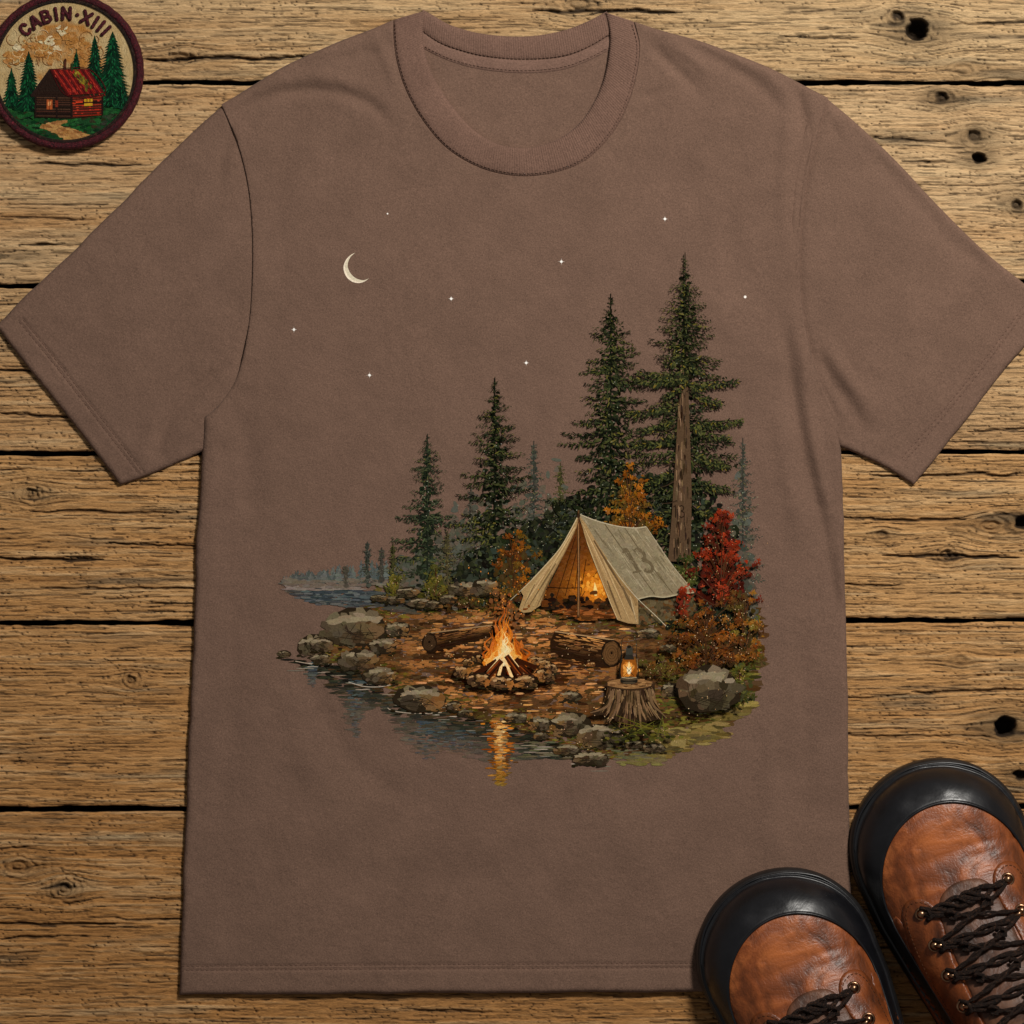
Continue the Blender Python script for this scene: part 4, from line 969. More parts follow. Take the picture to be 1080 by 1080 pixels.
# stump and lantern
a = Art()
st = [(639, 720), (641, 735), (634, 745), (622, 750), (628, 754), (642, 752), (650, 760), (664, 762), (668, 776), (678, 775), (682, 760), (694, 758), (702, 756), (694, 746), (690, 736), (690, 720), (664, 716)]
a.poly(st, (50, 36, 24)); a.up()
for k in range(330):
    q = rnd.uniform(-1, 1); x0 = 664+q*24; y0 = rnd.uniform(722, 742+16*(1-abs(q))); f = (y0-722)/20
    c = pick((110, 84, 56), (84, 62, 40), (40, 28, 18), (136, 106, 74), (58, 42, 26)); ln = rnd.uniform(8, 18)
    a.stroke(x0, y0, x0+q*ln*.55*(.3+f), y0+ln*(1-.2*abs(q)), rnd.uniform(1, 2.4), vary(c, 8), .5)
for (pts) in ([(645, 728), (642, 742), (632, 748), (622, 751)], [(652, 726), (651, 742), (646, 754), (640, 760)], [(684, 726), (688, 742), (696, 750), (702, 756)], [(672, 728), (674, 750), (676, 774)]): a.line(pts, [3.4, 3, 2, .8], vary((122, 94, 66), 8))
a.up(); a.blob(664, 721, 26, 6.4, (60, 42, 27), n=18, j=.06); a.up(); a.blob(664, 720.4, 24, 5.2, (146, 106, 66), n=18, j=.06); a.up()
for k in range(40): a.blob(664+rnd.gauss(0, 11), 720.5+rnd.gauss(0, 1.9), rnd.uniform(2, 5), .7, vary(pick((172, 128, 82), (110, 76, 46), (88, 60, 36)), 9), 0)
for k in range(60): a.stroke(rnd.uniform(640, 712), rnd.uniform(768, 782), rnd.uniform(640, 712), rnd.uniform(752, 766), 1.4, vary(pick((78, 76, 28), (104, 98, 38), (46, 46, 22)), 8)) if rnd.random() < .3 else a.blob(rnd.uniform(636, 720), rnd.uniform(764, 782), 3, 1.6, vary(pick((70, 68, 26), (46, 44, 22), (100, 92, 36)), 8), n=6)
bld(a, 'printed_stump', PR)
a = Art()
a.poly([(657, 694), (669, 694), (672, 704), (670, 714), (655, 714), (653.5, 704)], (150, 84, 26)); a.up()
for k in range(40): a.blob(rnd.gauss(663, 2.8), rnd.gauss(705, 3.4), 1.6, 2.2, vary(mixc((206, 120, 36), (244, 170, 80), rnd.random()), 8))
a.up(); a.blob(663, 706, 2.6, 4.6, (255, 238, 196), n=10, j=.08); a.stroke(663, 704, 663, 697, 3, (255, 214, 140), .4); a.up()
DK = (34, 30, 24)
a.line([(655.5, 689), (654, 700), (653.6, 712), (655, 716)], 1.3, DK); a.line([(670.5, 689), (672, 700), (672.6, 712), (671, 716)], 1.3, DK)
a.line([(655.5, 690), (655, 678), (657, 672), (663, 669.5), (669, 672), (671, 678), (670.5, 690)], .8, (58, 46, 34))
a.poly([(659.5, 690), (666.5, 690), (668.5, 695), (657.5, 695)], (46, 42, 36)); a.poly([(660, 683), (662, 680.5), (664.5, 680.5), (666.5, 683), (667, 690), (659.5, 690)], (62, 60, 52)); a.blob(663, 681.5, 2.2, 1.6, (30, 28, 24))
a.line([(658, 701), (668, 712)], .45, DK); a.line([(668, 701), (658, 712)], .45, DK)
a.blob(663, 717.5, 9.6, 3.4, DK, n=14, j=.04); a.up(); a.blob(663, 715, 9.4, 2.2, (84, 70, 52), n=14, j=.05); a.blob(663, 719.4, 7, 1.2, (76, 64, 48), n=12, j=.05); a.line([(671.4, 694), (672, 704)], .5, (170, 140, 100)); a.line([(655.2, 713.6), (663, 714.6), (671, 713.6)], .6, (196, 170, 130))
bld(a, 'printed_lantern', PR)

# scattered flecks over the foreground
a = Art()
for k in range(360):
    x = rnd.uniform(400, 795); y = rnd.uniform(640, 790)
    if pip(x, y, shore) and not (645 < x < 680 and 675 < y < 722): a.blob(x, y, .55, .55, vary((196, 160, 116), 26), n=5)
bld(a, 'printed_flecks', PR)
# moon and stars
Art.LEV = 0; a = Art()
mo = list(smooth([(374.9, 267), (369.5, 270), (365, 275), (362.7, 281.4), (363.2, 287), (365.8, 292.5), (370.6, 297), (377.2, 299), (384, 297.8), (389.5, 294.1)], 1))
mi = list(smooth([(389.5, 294.1), (384, 296), (378, 295), (373, 292), (369, 287), (367, 281), (368, 275.5), (370.6, 271), (374.9, 267)], 1))
n = 40; A_ = np.array(mo); B_ = np.array(mi[::-1])
def rs(c):
    l = np.r_[0, np.cumsum(np.linalg.norm(np.diff(c, axis=0), axis=1))]; t = np.linspace(0, l[-1], n); return np.stack([np.interp(t, l, c[:, 0]), np.interp(t, l, c[:, 1])], 1)
A_, B_ = rs(A_), rs(B_)
for i in range(n-1):
    m0, m1 = A_[i]*.62+B_[i]*.38, A_[i+1]*.62+B_[i+1]*.38
    z = a.z
    b = len(a.v); c1 = L3((246, 230, 206)); c2 = L3((218, 206, 180))
    a.v += [(*A_[i], z), (*A_[i+1], z), (*m1, z), (*m0, z)]; a.c += [c1]*4; a.f.append([b, b+1, b+2, b+3])
    a.v += [(*m0, z), (*m1, z), (*B_[i+1], z), (*B_[i], z)]; a.c += [c2]*4; a.f.append([b+4, b+5, b+6, b+7])
bld(a, 'printed_moon', PR)
for (x, y, r) in ((701, 231.5, 3.4), (592, 276.5, 3.8), (476, 315.5, 3.2), (310.5, 348, 3.4), (390, 396, 3.6), (555, 383, 3.4), (785.5, 313.5, 2.0), (409, 226, 1.2)):
    a = Art(); pts = []
    for k in range(16):
        t = math.pi*2*k/16; q = r if k % 4 == 0 else (1.25 if k % 4 == 2 else .72)
        if r < 2.5: q = r*.75
        pts.append((x+q*math.cos(t), y+q*math.sin(t)))
    a.poly(pts, (236, 226, 216)); a.up(); a.blob(x, y, min(1.4, r*.5), min(1.4, r*.5), (255, 252, 246), j=0)
    bld(a, 'printed_star', PR)
print('levels', Art.G.max(), np.percentile(Art.G[Art.G > 0], 90))

# ------------------------------------------------------------------ round embroidered patch
PX, PY, PRAD = 69.5, 76.0, 78.5
PO = (PX, PY, 0)
patch = empty('embroidered_patch', PX, PY, 3)
tag(patch, 'round embroidered patch with maroon rim and a log cabin, on the planks', 'patch')
circ = [(PX+PRAD*math.cos(t), PY+PRAD*math.sin(t)) for t in np.linspace(0, 2*math.pi, 121)[:-1]]
V, F = panel(circ, lambda x, y, d: 5.2+.5*fbm(x/14, y/14, 8)+0*d, 5, -2.8)
def patch_bg(x, y):
    m = fbm(x/17+4, y/14, 21, 3); s = np.sin((fbm(x/20, y/20, 33, 2)*7+(x+y)/26)*3.0)
    a_ = np.array(L3((184, 156, 108))); b_ = np.array(L3((176, 120, 58))); c_ = np.array(L3((206, 186, 142)))
    inm = sstep(-.1, .35, m+.35*np.exp(-(((x-70)/45)**2+((y-52)/22)**2))-.12)*(np.hypot(x-PX, (y-PY)) < 52)
    c = a_[None]*(1-inm[:, None])+b_[None]*inm[:, None]
    k = np.clip(s, 0, 1)[:, None]*.4; c = c*(1-k)+c_*k
    k = (np.clip(s-.85, 0, 1)*5)[:, None]*inm[:, None]; return c*(1-k)+np.array(L3((120, 78, 38)))*k
pb = mesh_obj('backing', V, F, M['embroidery'], patch, PO, cols=patch_bg(V[:, 0], V[:, 1]))
Art.LEV = 30
def pat(a, name, par=None): 
    V = np.array(a.v); V[:, 2] += 5.75
    return mesh_obj(name, V, orient(V, a.f), M['embroidery'], par or patch, PO, cols=np.array(a.c), smooth=False)
def incirc(x, y, r=74): return math.hypot(x-PX, y-PY) < r
# tan cliffs in the sky
a = Art()
for (x0, y0, w, h_) in ((12, 62, 10, 14), (44, 48, 14, 18), (57, 56, 16, 16), (84, 50, 13, 14), (74, 40, 10, 8), (24, 60, 9, 10), (96, 58, 8, 9)):
    for k in range(30):
        x = x0+rnd.gauss(0, w*.4); y = y0+rnd.gauss(0, h_*.35); a.blob(x, y, rnd.uniform(2, 4.5), rnd.uniform(1, 2), vary(pick((176, 122, 62), (166, 112, 56), (184, 134, 76)), 6), rnd.uniform(-.8, .8))
a.up()
for k in range(34):
    x0 = rnd.uniform(8, 108); y0 = rnd.uniform(38, 70); r = rnd.uniform(3, 9); t0 = rnd.uniform(0, 6)
    a.line([(x0+r*math.cos(t0+q)*(1-q*.12), y0+r*math.sin(t0+q)*(1-q*.12)) for q in np.linspace(0, 3.2, 8)], .6, vary(pick((126, 84, 42), (214, 186, 136), (146, 98, 50)), 10))
for (x0, y0) in ((52, 44), (60, 52), (20, 52), (66, 34)):
    for k in range(10): a.blob(x0+rnd.gauss(0, 3), y0+rnd.gauss(0, 2.4), 2.6, 1.2, vary((208, 190, 150), 10), rnd.uniform(-1, 1))
pat(a, 'cliffs')
a = Art()   # meadow
arc = [(PX+73.5*math.cos(t), PY+73.5*math.sin(t)) for t in np.linspace(math.radians(27), math.radians(153), 50)]
a.poly([(142, 104), (142.5, 108)]+arc+[(-3, 108), (10, 112), (36, 118), (70, 116), (110, 108)], (26, 66, 34)); a.up()
a.fill(arc+[(3, 110), (36, 116), (70, 114), (110, 107), (138, 106)], 420, lambda x, y: vary(pick((18, 58, 28), (28, 80, 36), (12, 38, 20), (36, 92, 44), (44, 44, 24)), 8) if incirc(x, y, 71) else None, 3.4, 1.3); a.up()
for (x0, y0, c) in ((110, 134, (40, 48, 34)), (126, 128, (34, 40, 30)), (60, 148, (30, 72, 38)), (50, 144, (26, 60, 32)), (30, 140, (40, 60, 36)), (116, 126, (44, 56, 40))):
    for k in range(14): 
        x, y = x0+rnd.gauss(0, 4), y0+rnd.gauss(0, 3)
        if incirc(x, y, 70): a.blob(x, y, 2.6, 1.6, vary(c, 9))
pat(a, 'meadow')
a = Art()
path = [(72, 127.5), (58, 129), (44, 133.5), (43, 136), (52, 138), (62, 142), (68, 147), (67, 149.3), (80, 149), (92, 146.3), (99, 143.6), (92, 142), (78, 137), (66, 134.5), (65, 132), (72, 129.5)]
a.poly(path, (172, 124, 72)); a.up(); a.fill(path, 130, lambda x, y: vary(pick((186, 140, 84), (164, 114, 64), (146, 98, 54)), 8) if incirc(x, y, 71.5) else None, 3, 1)
pat(a, 'path')
def ptree(x, yt, yb, hw, name='stitched_tree'):
    a = Art(); y = yt; H = yb-yt
    a.line([(x, yt-2), (x, yb+2)], [.8, 2.2], (34, 40, 24))
    while y < yb:
        f = (y-yt)/H; w = hw*(.12+.88*f**.72)*rnd.uniform(.85, 1.1)
        for sd in (-1, 1):
            a.poly([(x, y-3), (x+sd*w*.5, y+.5), (x+sd*w, y+2.6+w*.12), (x+sd*w*.6, y+3.2), (x, y+5)], vary((9, 54, 30) if rnd.random() < .5 else (6, 38, 22), 7))
        y += 2.6+1.2*f
    a.up(); y = yt+2
    while y < yb:
        f = (y-yt)/H; w = hw*f**.85
        for k in range(int(2+w*.8)):
            q = rnd.uniform(-.9, .9); a.stroke(x+q*w*.6, y, x+q*w, y+3+abs(q)*1.5, 1.3, vary(pick((20, 92, 50), (10, 60, 34), (5, 34, 20), (4, 26, 16)), 9))
        y += 2.0
    return pat(a, name)
ptree(81.6, 55, 82, 8); ptree(101, 41, 98, 14); ptree(119.8, 37, 112, 23); ptree(13.4, 75, 112, 12); ptree(31.5, 57.5, 116, 17); ptree(131, 90, 112, 11)
a = Art()   # cabin
gab = [(54.3, 75.5), (35, 103), (39, 103), (38.6, 124.5), (76, 126), (76.4, 102), (72, 101)]
a.poly(gab, (40, 25, 18)); a.poly([(76.2, 102), (109.5, 100.5), (109, 122), (76.2, 126)], (60, 28, 20)); a.up()
for k in range(9): y = 104+k*2.4; a.line([(39, y), (60, y+.3), (76, y+.5)], 1.0, vary(pick((32, 20, 16), (78, 50, 36)), 7))
for k in range(8): y = 104+k*2.7; a.line([(78, y+.4), (92, y-.1), (108, y-.9)], 1.2, vary(pick((30, 14, 12), (150, 46, 28), (112, 36, 24)), 9))
for k in range(6): y = 84+k*3.2; w = (y-76)*.6; a.line([(55-w, y), (55+w*.9, y)], .7, vary((36, 24, 18), 6))
a.up()
for x in (38.8, 61, 76.5, 109): a.line([(x, 103), (x, 125 if x < 100 else 122)], 2.0, (34, 20, 16))
for k in range(16): a.blob(rnd.uniform(78, 107), rnd.uniform(104, 121), 1.6, .6, vary((190, 60, 34), 14))
a.poly([(35, 104), (33.5, 101.5), (53.6, 73.6), (56, 74.6)], (40, 26, 22))
pc = pat(a, 'cabin')
a = Art(); roof = [(54.3, 74.4), (94.5, 74.2), (111.5, 99.2), (72, 101.6)]
a.poly(roof, (104, 22, 20)); a.up()
for k in range(13):
    u = k/12; a.line([(55+39*u, 75), (72.6+38*u, 101-2*u)], 1.1, vary((62, 14, 14) if k % 2 == 0 else (160, 40, 30), 8))
for k in range(60):
    u, v_ = rnd.random(), rnd.random(); x = 55+39*u+17.6*v_; y = 75+26*v_; a.stroke(x, y, x+1.6, y+2.6, 1.1, vary(pick((176, 54, 38), (140, 34, 28)), 10))
a.line([(54, 74.4), (94.8, 74.2), (111.8, 99.4), (72, 101.8), (54, 74.4)], .9, (70, 16, 16)); a.up()
for k in range(52):
    t = rnd.random(); x = 82+12*t+rnd.gauss(0, 2.2); y = 77+17*t+rnd.gauss(0, 1.6); a.blob(x, y, rnd.uniform(1, 2.4), rnd.uniform(.7, 1.4), vary(pick((112, 98, 28), (86, 74, 26), (150, 130, 40), (66, 46, 22)), 7), .9)
pat(a, 'roof', pc)
a = Art(); a.poly([(68.6, 75), (69, 64), (70, 62.6), (71.3, 64), (71.2, 75)], (60, 32, 22)); a.poly([(76.3, 76), (76.6, 67), (78, 67), (78.2, 76)], (40, 60, 30)); a.up(); a.stroke(70, 72, 70, 65, 1.2, (104, 58, 36)); pat(a, 'chimney', pc)
a = Art(); a.poly([(50.5, 106), (56.5, 106.2), (56.5, 116.5), (50.5, 116.5)], (170, 84, 40)); a.poly([(90, 105.6), (99, 105.2), (98.6, 112.6), (90, 113)], (196, 152, 36)); a.poly([(59.5, 107), (62.5, 107), (62.5, 114), (59.5, 114)], (120, 44, 26)); a.up()
a.blob(53.5, 110.5, 2, 2.8, (222, 150, 92)); a.line([(53.5, 106), (53.5, 116.5)], .5, (60, 30, 20)); a.line([(90, 109.4), (99, 109)], 1.4, (70, 30, 18)); a.line([(93, 105.4), (93, 109)], .7, (70, 30, 18)); a.line([(96, 105.4), (96, 109)], .7, (70, 30, 18))
a.line([(81, 109), (88.5, 108.6)], 1.6, (214, 66, 34)); pat(a, 'window', pc)
# lettering  CABIN . XIII on an arc
GL = {'C': [[(.82, .24), (.6, .03), (.3, .06), (.08, .3), (.08, .7), (.3, .95), (.6, .97), (.85, .76)]], 'A': [[(.04, 1), (.45, 0), (.55, 0), (.96, 1)], [(.22, .66), (.78, .66)]],
      'B': [[(.12, 0), (.12, 1)], [(.12, .02), (.6, .03), (.8, .14), (.8, .36), (.6, .48), (.12, .48)], [(.12, .5), (.68, .52), (.9, .64), (.9, .86), (.66, .98), (.12, .98)]],
      'I': [[(.5, 0), (.5, 1)]], 'N': [[(.1, 1), (.1, 0)], [(.1, 0), (.9, 1)], [(.9, 1), (.9, 0)]], 'X': [[(.06, 0), (.94, 1)], [(.94, 0), (.06, 1)]], 'dot': []}
mb = MB(); 
for ch, ang in (('C', -43.2), ('A', -31.4), ('B', -19.0), ('I', -8.8), ('N', 1.6), ('dot', 12.6), ('X', 22.2), ('I', 32.0), ('I', 38.8), ('I', 45.6)):
    t = math.radians(ang); r0 = 60.5; H_ = 12.2; W_ = {'I': 5, 'C': 9.4, 'dot': 4}.get(ch, 9.8)
    def T(u, v_, z=6.5):
        lx = (u-.5)*W_; ly = (v_-.5)*H_; r = r0-ly
        return (PX+lx*math.cos(t)+r*math.sin(t), PY+lx*math.sin(t)-r*math.cos(t), z)
    if ch == 'dot': mb.add(sphere(T(.5, .5, 6.3), 2.2, 12, 6, .5)); continue
    for pl in GL[ch]:
        P = [T(u, v_) for (u, v_) in pl]; P = np.array(P)
        if len(P) > 3: s2 = smooth(P[:, :2], 1.5); P = np.column_stack([s2, np.full(len(s2), 6.4)])
        else: P = np.column_stack([np.interp(np.linspace(0, len(P)-1, 8), range(len(P)), P[:, k]) for k in range(3)])
        rr = 1.9+.14*np.sin(np.arange(len(P))*2.1)
        mb.add(tube(P, rr, 8, ry=.6))
        for e in (P[0], P[-1]): mb.add(sphere(e, 1.9, 8, 6, .6))
mb.build('lettering', M['border'], patch, PO)
# merrowed rim: twisted thread ridges
n = 260; V = []; F = []; sg = 14
for i in range(n):
    t = 2*math.pi*i/n
    for k in range(sg):
        q = 2*math.pi*k/sg; w = 1+.09*math.sin(t*130+q*1.0)+.05*math.sin(t*37+q)
        rr = PRAD+.2+4.3*w*math.cos(q); V.append((PX+rr*math.cos(t), PY+rr*math.sin(t), 3.3+5.7*w*math.sin(q)))
for i in range(n):
    for k in range(sg): F.append([i*sg+k, ((i+1) % n)*sg+k, ((i+1) % n)*sg+(k+1) % sg, i*sg+(k+1) % sg])
mesh_obj('border', V, F, M['border'], patch, PO)
inn = [(PX+74.2*math.cos(t), PY+74.2*math.sin(t), 6.0) for t in np.linspace(0, 2*math.pi, 181)[:-1]]
t_ = tube(inn, 1.9, 8, closed=True); mesh_obj('inner_cord', t_[0], t_[1], M['lace'], patch, PO)

# ------------------------------------------------------------------ hiking boots (local frame: u across, v from toe to heel, w up, in pixels)
Z0 = 20.0
def hs(v):
    v = np.asarray(v, float)
    side = np.interp(v, [0, 98, 150, 200, 260, 310, 370, 410, 440], [95, 95, 92, 84, 73, 67, 69, 64, 64])
    toe = np.sqrt(np.clip(1-np.clip((98-v)/98, 0, 1)**2.15, 0, 1)); heel = np.sqrt(np.clip(1-np.clip((v-405)/38, 0, 1)**2, 0, 1))
    return side*toe*heel
def hu(v):
    v = np.asarray(v, float); vv = np.where(v < 98, 98-(98-v)*98/90., np.where(v > 405, 405+(v-405)*38/31., v))
    return np.maximum(hs(vv)-6.5*np.clip(hs(vv)/60, 0, 1), 0.01)
def Hc(v):
    v = np.asarray(v, float)
    a = 48*np.sqrt(np.clip(1-np.clip((66-(v-8))/66, 0, 1)**2, 0, 1))
    b = np.interp(v, [74, 100, 130, 160, 190, 220, 250, 280, 310, 450], [0, 3, 11, 20, 32, 48, 68, 92, 112, 112])
    tail = np.sqrt(np.clip(1-np.clip((v-412)/26, 0, 1)**2, 0, 1))
    return (a+b)*np.maximum(tail, .02)
def bh(u, v):
    q = np.clip(np.abs(u)/hu(v), 0, 1)
    return Z0+Hc(v)*np.power(np.clip(1-q**2.7, 0, 1), .55)+.9*fbm(np.asarray(u)/26+9, np.asarray(v)/22, 401, 2)*np.clip(1-q, 0, .3)/.3
boot = empty('hiking_boot', 0, 0, 0)
BO = (0, 0, 0)
# sole
vv = np.concatenate([98-98*np.cos(np.linspace(0, math.pi/2, 40)), np.linspace(102, 404, 60), 405+38*np.sin(np.linspace(0, math.pi/2, 22))])
so = [(hs(v), v) for v in vv]+[(-hs(v), v) for v in vv[::-1][1:-1]]; so = [(float(a_), float(b_)) for a_, b_ in so]
V, F = panel(so, lambda x, y, d: 12+8*round_edge(d, 7), 12, 0, rings=(1, 2.5, 5, 7))
sole = mesh_obj('sole', V, F, M['sole'], boot, BO)
wl = [(u*(1-4.2/max(abs(u), 18)) if abs(u) > 4 else u, v+(4.2 if v < 30 else 0)*(1-v/30 if v < 30 else 0), Z0+.5) for u, v in so]
t_ = tube(wl, 1.5, 6, closed=True); mesh_obj('welt', t_[0], t_[1], M['rubber'], sole, BO)
# leather upper
vs = np.concatenate([8+66*(1-np.cos(np.linspace(0.02, math.pi/2, 34))), np.linspace(77, 410, 100), 411+26*np.sin(np.linspace(0, math.pi/2*.98, 14))])
ph = np.concatenate([np.linspace(-90, -60, 9), np.linspace(-56, 56, 34), np.linspace(60, 90, 9)])*math.pi/180
U_ = hu(vs)[:, None]*np.sin(ph)[None]; V_ = np.repeat(vs[:, None], len(ph), 1)
W_ = bh(U_, V_)
# creases across the vamp
W_ = W_-1.0*np.exp(-((V_-96-U_*.1+3*np.sin(U_/16))/3)**2)-1.2*np.exp(-((V_-112+U_*.08+2*np.sin(U_/12))/3)**2)*(np.abs(U_) > 22)
VV = np.stack([U_, V_, W_], -1).reshape(-1, 3); nr, nc = U_.shape; idx = np.arange(nr*nc).reshape(nr, nc)
F = np.stack([idx[:-1, :-1], idx[1:, :-1], idx[1:, 1:], idx[:-1, 1:]], -1).reshape(-1, 4)
mesh_obj('upper', VV, F, M['leather'], boot, BO)
# toe cap and rubber rand
T = []
for v in np.linspace(360, 134, 46): T.append(((-.90*hu(v)), v, -(hu(v)+2.6), v))
for a_ in np.linspace(180, 360, 90):
    r = math.radians(a_); bu = .90*float(hu(131))*math.cos(r); bv = 131+88*math.sin(r)
    # outer point: same angle about (0,131) on the outline
    c_, s_ = math.cos(r), math.sin(r); lo, hi = 10, 200
    for _ in range(40):
        m_ = (lo+hi)/2; pu, pv = m_*c_, 131+m_*s_
        ins = pv > 5.5 and abs(pu) < float(hu(max(pv+2.6*(pv < 60), 8.01)))+2.6
        if ins: lo = m_
        else: hi = m_
    T.append((bu, bv, lo*c_, 131+lo*s_))
for v in np.linspace(134, 360, 46): T.append(((.90*hu(v)), v, (hu(v)+2.6), v))
T = np.array([[float(q) for q in r] for r in T]); ss = np.array([0, .0, .02, .05, .1, .18, .28, .4, .52, .64, .74, .82, .88, .92, .95, .97, .985, 1.0, 1.0])
rows = []
for k, s in enumerate(ss):
    u = T[:, 0]+(T[:, 2]-T[:, 0])*s; v = T[:, 1]+(T[:, 3]-T[:, 1])*s
    w = bh(u, np.maximum(v, 8.0))
    off = [-.8, 1.6, 2.8, 3.4, 3.2][k] if k < 5 else 3.0
    w = np.where(v < 8, Z0, w)+off
    if k == len(ss)-1: w = np.full_like(w, Z0-5)
    rows.append(np.column_stack([u, v, w]))
G = np.stack(rows, 1); nr, nc = G.shape[:2]
G[:, :-1, 2] = np.where(True, G[:, :-1, 2], 0)
idx = np.arange(nr*nc).reshape(nr, nc); F = np.stack([idx[:-1, :-1], idx[:-1, 1:], idx[1:, 1:], idx[1:, :-1]], -1).reshape(-1, 4)
mesh_obj('toe_cap', G.reshape(-1, 3), F, M['rubber'], boot, BO)
lipp = np.column_stack([T[:, 0], T[:, 1], bh(T[:, 0], T[:, 1])+1.2]); t_ = tube(lipp, 1.5, 6); mesh_obj('cap_edge', t_[0], t_[1], M['rubber'], boot, BO)
# tongue and eyestays
def on(k, w_=4): return lambda x, y, d: bh(x, y)+k*round_edge(d, w_)-.3
tg = join([(-33, 300), (-34, 220), (-33, 160), (-27, 138), (-12, 127), (8, 126), (26, 134), (33, 158), (34, 220), (33, 300)], [(33, 300), (-33, 300)])
def tz(x, y, d): return bh(x, y)+2.6*round_edge(d, 5)+1.8*np.exp(-((np.mod(y-128, 33)-16)/10)**2)*np.clip(d/12, 0, 1)
V, F = panel(tg, tz, 4, 8); 
ix = V[:, 2] <= 8.01; V[ix, 2] = bh(V[ix, 0], V[ix, 1])-4
mesh_obj('tongue', V, F, M['leather_dark'], boot, BO)
ROWS = [142, 176, 208, 241, 274]
for sd in (-1, 1):
    es = join([(34, 300), (35, 240), (36, 200), (33, 172), (31, 154), (33, 137), (42, 126.5), (54, 125), (64, 132), (69, 146), (71, 170), (70, 205), (63, 250), (56, 300)], [(56, 300), (34, 300)])
    if sd < 0: es = es*np.array([-1, 1]); es = es[::-1]
    es = np.array(es)
    V, F = panel(es, lambda x, y, d: bh(x, y)+3.4*round_edge(d, 3.5)-.2+.8*np.exp(-((np.hypot(np.abs(x)-50, y-142))/13)**2), 4, 8)
    ix = V[:, 2] <= 8.01; V[ix, 2] = bh(V[ix, 0], V[ix, 1])-3
    ey = mesh_obj('eyestay', V, F, M['leather_edge'], boot, BO)
    ctr = np.array([sd*50., 200.]); sp = [(sd*35, 150), (sd*37, 138), (sd*45, 130.5), (sd*54, 129.5), (sd*61, 135), (sd*65, 148), (sd*66.5, 172), (sd*65.5, 205), (sd*59, 250), (sd*53, 296)]
    stitches(sp, lambda x, y, d: bh(x, y)+3.3, 4.6, 2.9, .55).build('stitching', M['stitch'], ey, BO)
    sp_ = join([(67, 152), (72, 137), (78, 141), (80.5, 160), (80.5, 205), (74, 250), (66, 292)], [(66, 292), (58, 292)], [(58, 292), (66, 240), (71.5, 200), (71, 170), (67, 152)])
    if sd < 0: sp_ = (sp_*np.array([-1, 1]))[::-1]
    V, F = panel(sp_, lambda x, y, d: bh(x, y)+2.0*round_edge(d, 2.5)-.1, 3.5, 8, rings=(.7, 1.6, 3))
    ix = V[:, 2] <= 8.01; V[ix, 2] = bh(V[ix, 0], V[ix, 1])-3
    mesh_obj('side_panel', V, F, M['leather_edge'], boot, BO)
    for v in ROWS:
        u = sd*(48 if v < 230 else 46); z = float(bh(np.array([u]), np.array([v]))[0])+3.2
        mb = MB(); ring = [(u+5.8*math.cos(t), v+5.8*math.sin(t), z+.6) for t in np.linspace(0, 2*math.pi, 21)[:-1]]
        mb.add(tube(ring, 1.5, 6, closed=True)); mb.add(sphere((u, v, z+3.6), 4.3, 16, 10, .8)); mb.add(tube([(u, v, z-1), (u, v, z+4)], 3, 8))
        if v > 170: mb.add(tube([(u, v, z+5), (u-sd*4, v+1, z+8), (u-sd*9, v+1, z+6.5), (u-sd*11, v+1, z+3)], [2.4, 2.2, 1.9, 1.5], 8))
        mb.build('eyelet', M['metal'], boot, BO)
def strand(A, B, lift, spread, phase, r, nn=34, turns=2.2, bulge=1.0, seed=0):
    P = []; R_ = []
    dx, dy = B[0]-A[0], B[1]-A[1]; l = math.hypot(dx, dy); nx, ny = -dy/l, dx/l
    for i in range(nn):
        t = i/(nn-1); x = A[0]+dx*t; y = A[1]+dy*t; e = math.sin(math.pi*t)**.7
        q = math.sin(phase+turns*math.pi*2*t); c = math.cos(phase+turns*math.pi*2*t)
        x += nx*spread*q*e*bulge; y += ny*spread*q*e*bulge
        base = float(bh(np.array([x]), np.array([y]))[0])
        P.append((x, y, base+lift*(.55+.45*e)+c*spread*.35*e)); R_.append(r*(.8+.25*e)*(1+.28*float(noise(np.array([i*.55]), np.array([phase*3.1+seed]), 9))))
    return tube(P, R_, 7)
for i, v in enumerate(ROWS):
    mb = MB(); uL = -46; k = 5 if i == 0 else 3
    for j in range(k): mb.add(strand((uL, v+1), (46, v+(0 if i == 0 else 2)), 8 if i == 0 else 7.5, 6.0 if i == 0 else 3.0, j*2*math.pi/k, 2.0, turns=1.2+.35*j, seed=j+i*7))
    mb.add(tube([(uL-1, v-6, float(bh(np.array([uL-1.]), np.array([v-6.]))[0])+5), (uL+6, v-3, float(bh(np.array([uL+6.]), np.array([v-3.]))[0])+7.5), (uL+7, v+5, float(bh(np.array([uL+7.]), np.array([v+5.]))[0])+7), (uL, v+8, float(bh(np.array([float(uL)]), np.array([v+8.]))[0])+5)], 2.4, 7))
    mb.build('lace', M['lace'], boot, BO)
    if i < len(ROWS)-1:
        v2 = ROWS[i+1]
        for sd in (-1, 1):
            mb = MB()
            for j in range(2): mb.add(strand((sd*45, v+3), (-sd*45, v2-2), 9+2*(sd > 0), 1.7, j*3.14, 1.65, turns=2.6, seed=j+20*i))
            for kx, kv in ((sd*20, .3),):
                yy = v+(v2-v)*kv; z = float(bh(np.array([float(kx)]), np.array([yy]))[0])+12; mb.add(tube([(kx-5, yy-3, z-3), (kx-1, yy-5, z+2), (kx+4, yy-1, z+1), (kx+2, yy+5, z-1), (kx-4, yy+3, z-3)], 2.2, 7))
            mb.build('lace', M['lace'], boot, BO)
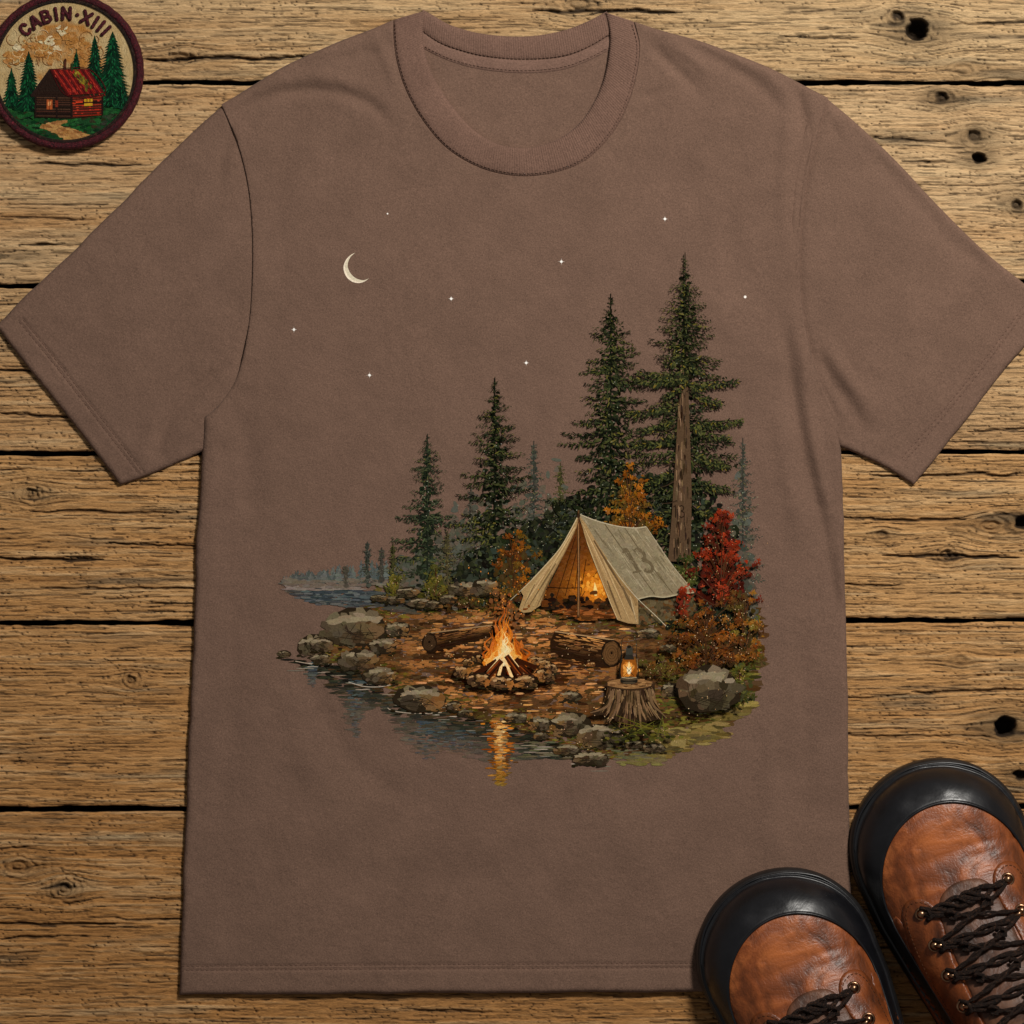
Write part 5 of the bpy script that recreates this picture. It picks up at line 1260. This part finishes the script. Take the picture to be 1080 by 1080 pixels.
# ankle shaft, open at the top
NV = 60; prof = [(60, 62, 80, 350), (100, 61, 80, 350), (135, 58, 78, 352), (165, 56, 74, 354), (195, 55, 72, 356), (222, 56, 72, 358), (232, 56, 73, 358), (240, 53, 70, 358), (238, 48, 65, 358), (225, 46, 63, 358), (170, 46, 62, 356), (100, 46, 60, 354)]
V = []; F = []
for (z, ru, rv, vc) in prof:
    for k in range(NV): t = 2*math.pi*k/NV; V.append((ru*math.cos(t), vc+rv*math.sin(t), z+5*math.sin(t)*(z > 190)*-1))
for i in range(len(prof)-1):
    for k in range(NV): F.append([i*NV+k, i*NV+(k+1) % NV, (i+1)*NV+(k+1) % NV, (i+1)*NV+k])
mesh_obj('shaft', V, [f[::-1] for f in F], M['leather'], boot, BO)

def dup(root):
    r = root.copy(); C.objects.link(r)
    for ch in list(root.children):
        c = ch.copy(); C.objects.link(c); c.parent = r
        for g in list(ch.children): d = g.copy(); C.objects.link(d); d.parent = c
    return r
def place(b, cx, cy, deg, vc, z):
    th = math.radians(deg); b.rotation_euler = (0, 0, th)
    tx = cx-vc*math.sin(th); ty = cy-vc*math.cos(th)
    b.location = ((tx-540)*S, -(ty-540)*S, z*S)
tag(boot, 'brown black-toed hiking boot standing on bare planks, the one beside the shirt', 'boot', 'pair of hiking boots')
b2 = dup(boot)
tag(b2, 'brown black-toed hiking boot whose toe rests on the corner of the T-shirt', 'boot', 'pair of hiking boots')
place(boot, 991, 896, 22, 97, 0.5); place(b2, 829, 1009, 25, 95, 8.5)

# ------------------------------------------------------------------ camera and light
sc = bpy.context.scene
cd = bpy.data.cameras.new('camera'); cam = bpy.data.objects.new('camera', cd); sc.collection.objects.link(cam)
HCAM = 3.0; cam.location = (0, 0, HCAM); cam.rotation_euler = (0, 0, 0)
cd.sensor_width = 36; cd.lens = 36*HCAM/(1080*S); cd.clip_start = .1; cd.clip_end = 50
sc.camera = cam
w = bpy.data.worlds.new('World'); sc.world = w; w.use_nodes = True
w.node_tree.nodes['Background'].inputs[0].default_value = (1.0, .97, .93, 1); w.node_tree.nodes['Background'].inputs[1].default_value = .13
def area(name, loc, target, size, power, col):
    ld = bpy.data.lights.new(name, 'AREA'); ld.shape = 'SQUARE'; ld.size = size; ld.energy = power; ld.color = col
    o = bpy.data.objects.new(name, ld); sc.collection.objects.link(o); o.location = loc
    o.rotation_euler = (Vector(target)-Vector(loc)).to_track_quat('-Z', 'Y').to_euler(); return o
area('key_lamp', (.85, 1.25, 1.75), (.1, .1, 0), .36, 57, (1.0, .955, .885))
sc.render.engine = 'CYCLES'
sc.view_settings.view_transform = 'Standard'; sc.view_settings.look = 'None'; sc.view_settings.exposure = 0; sc.view_settings.gamma = 1
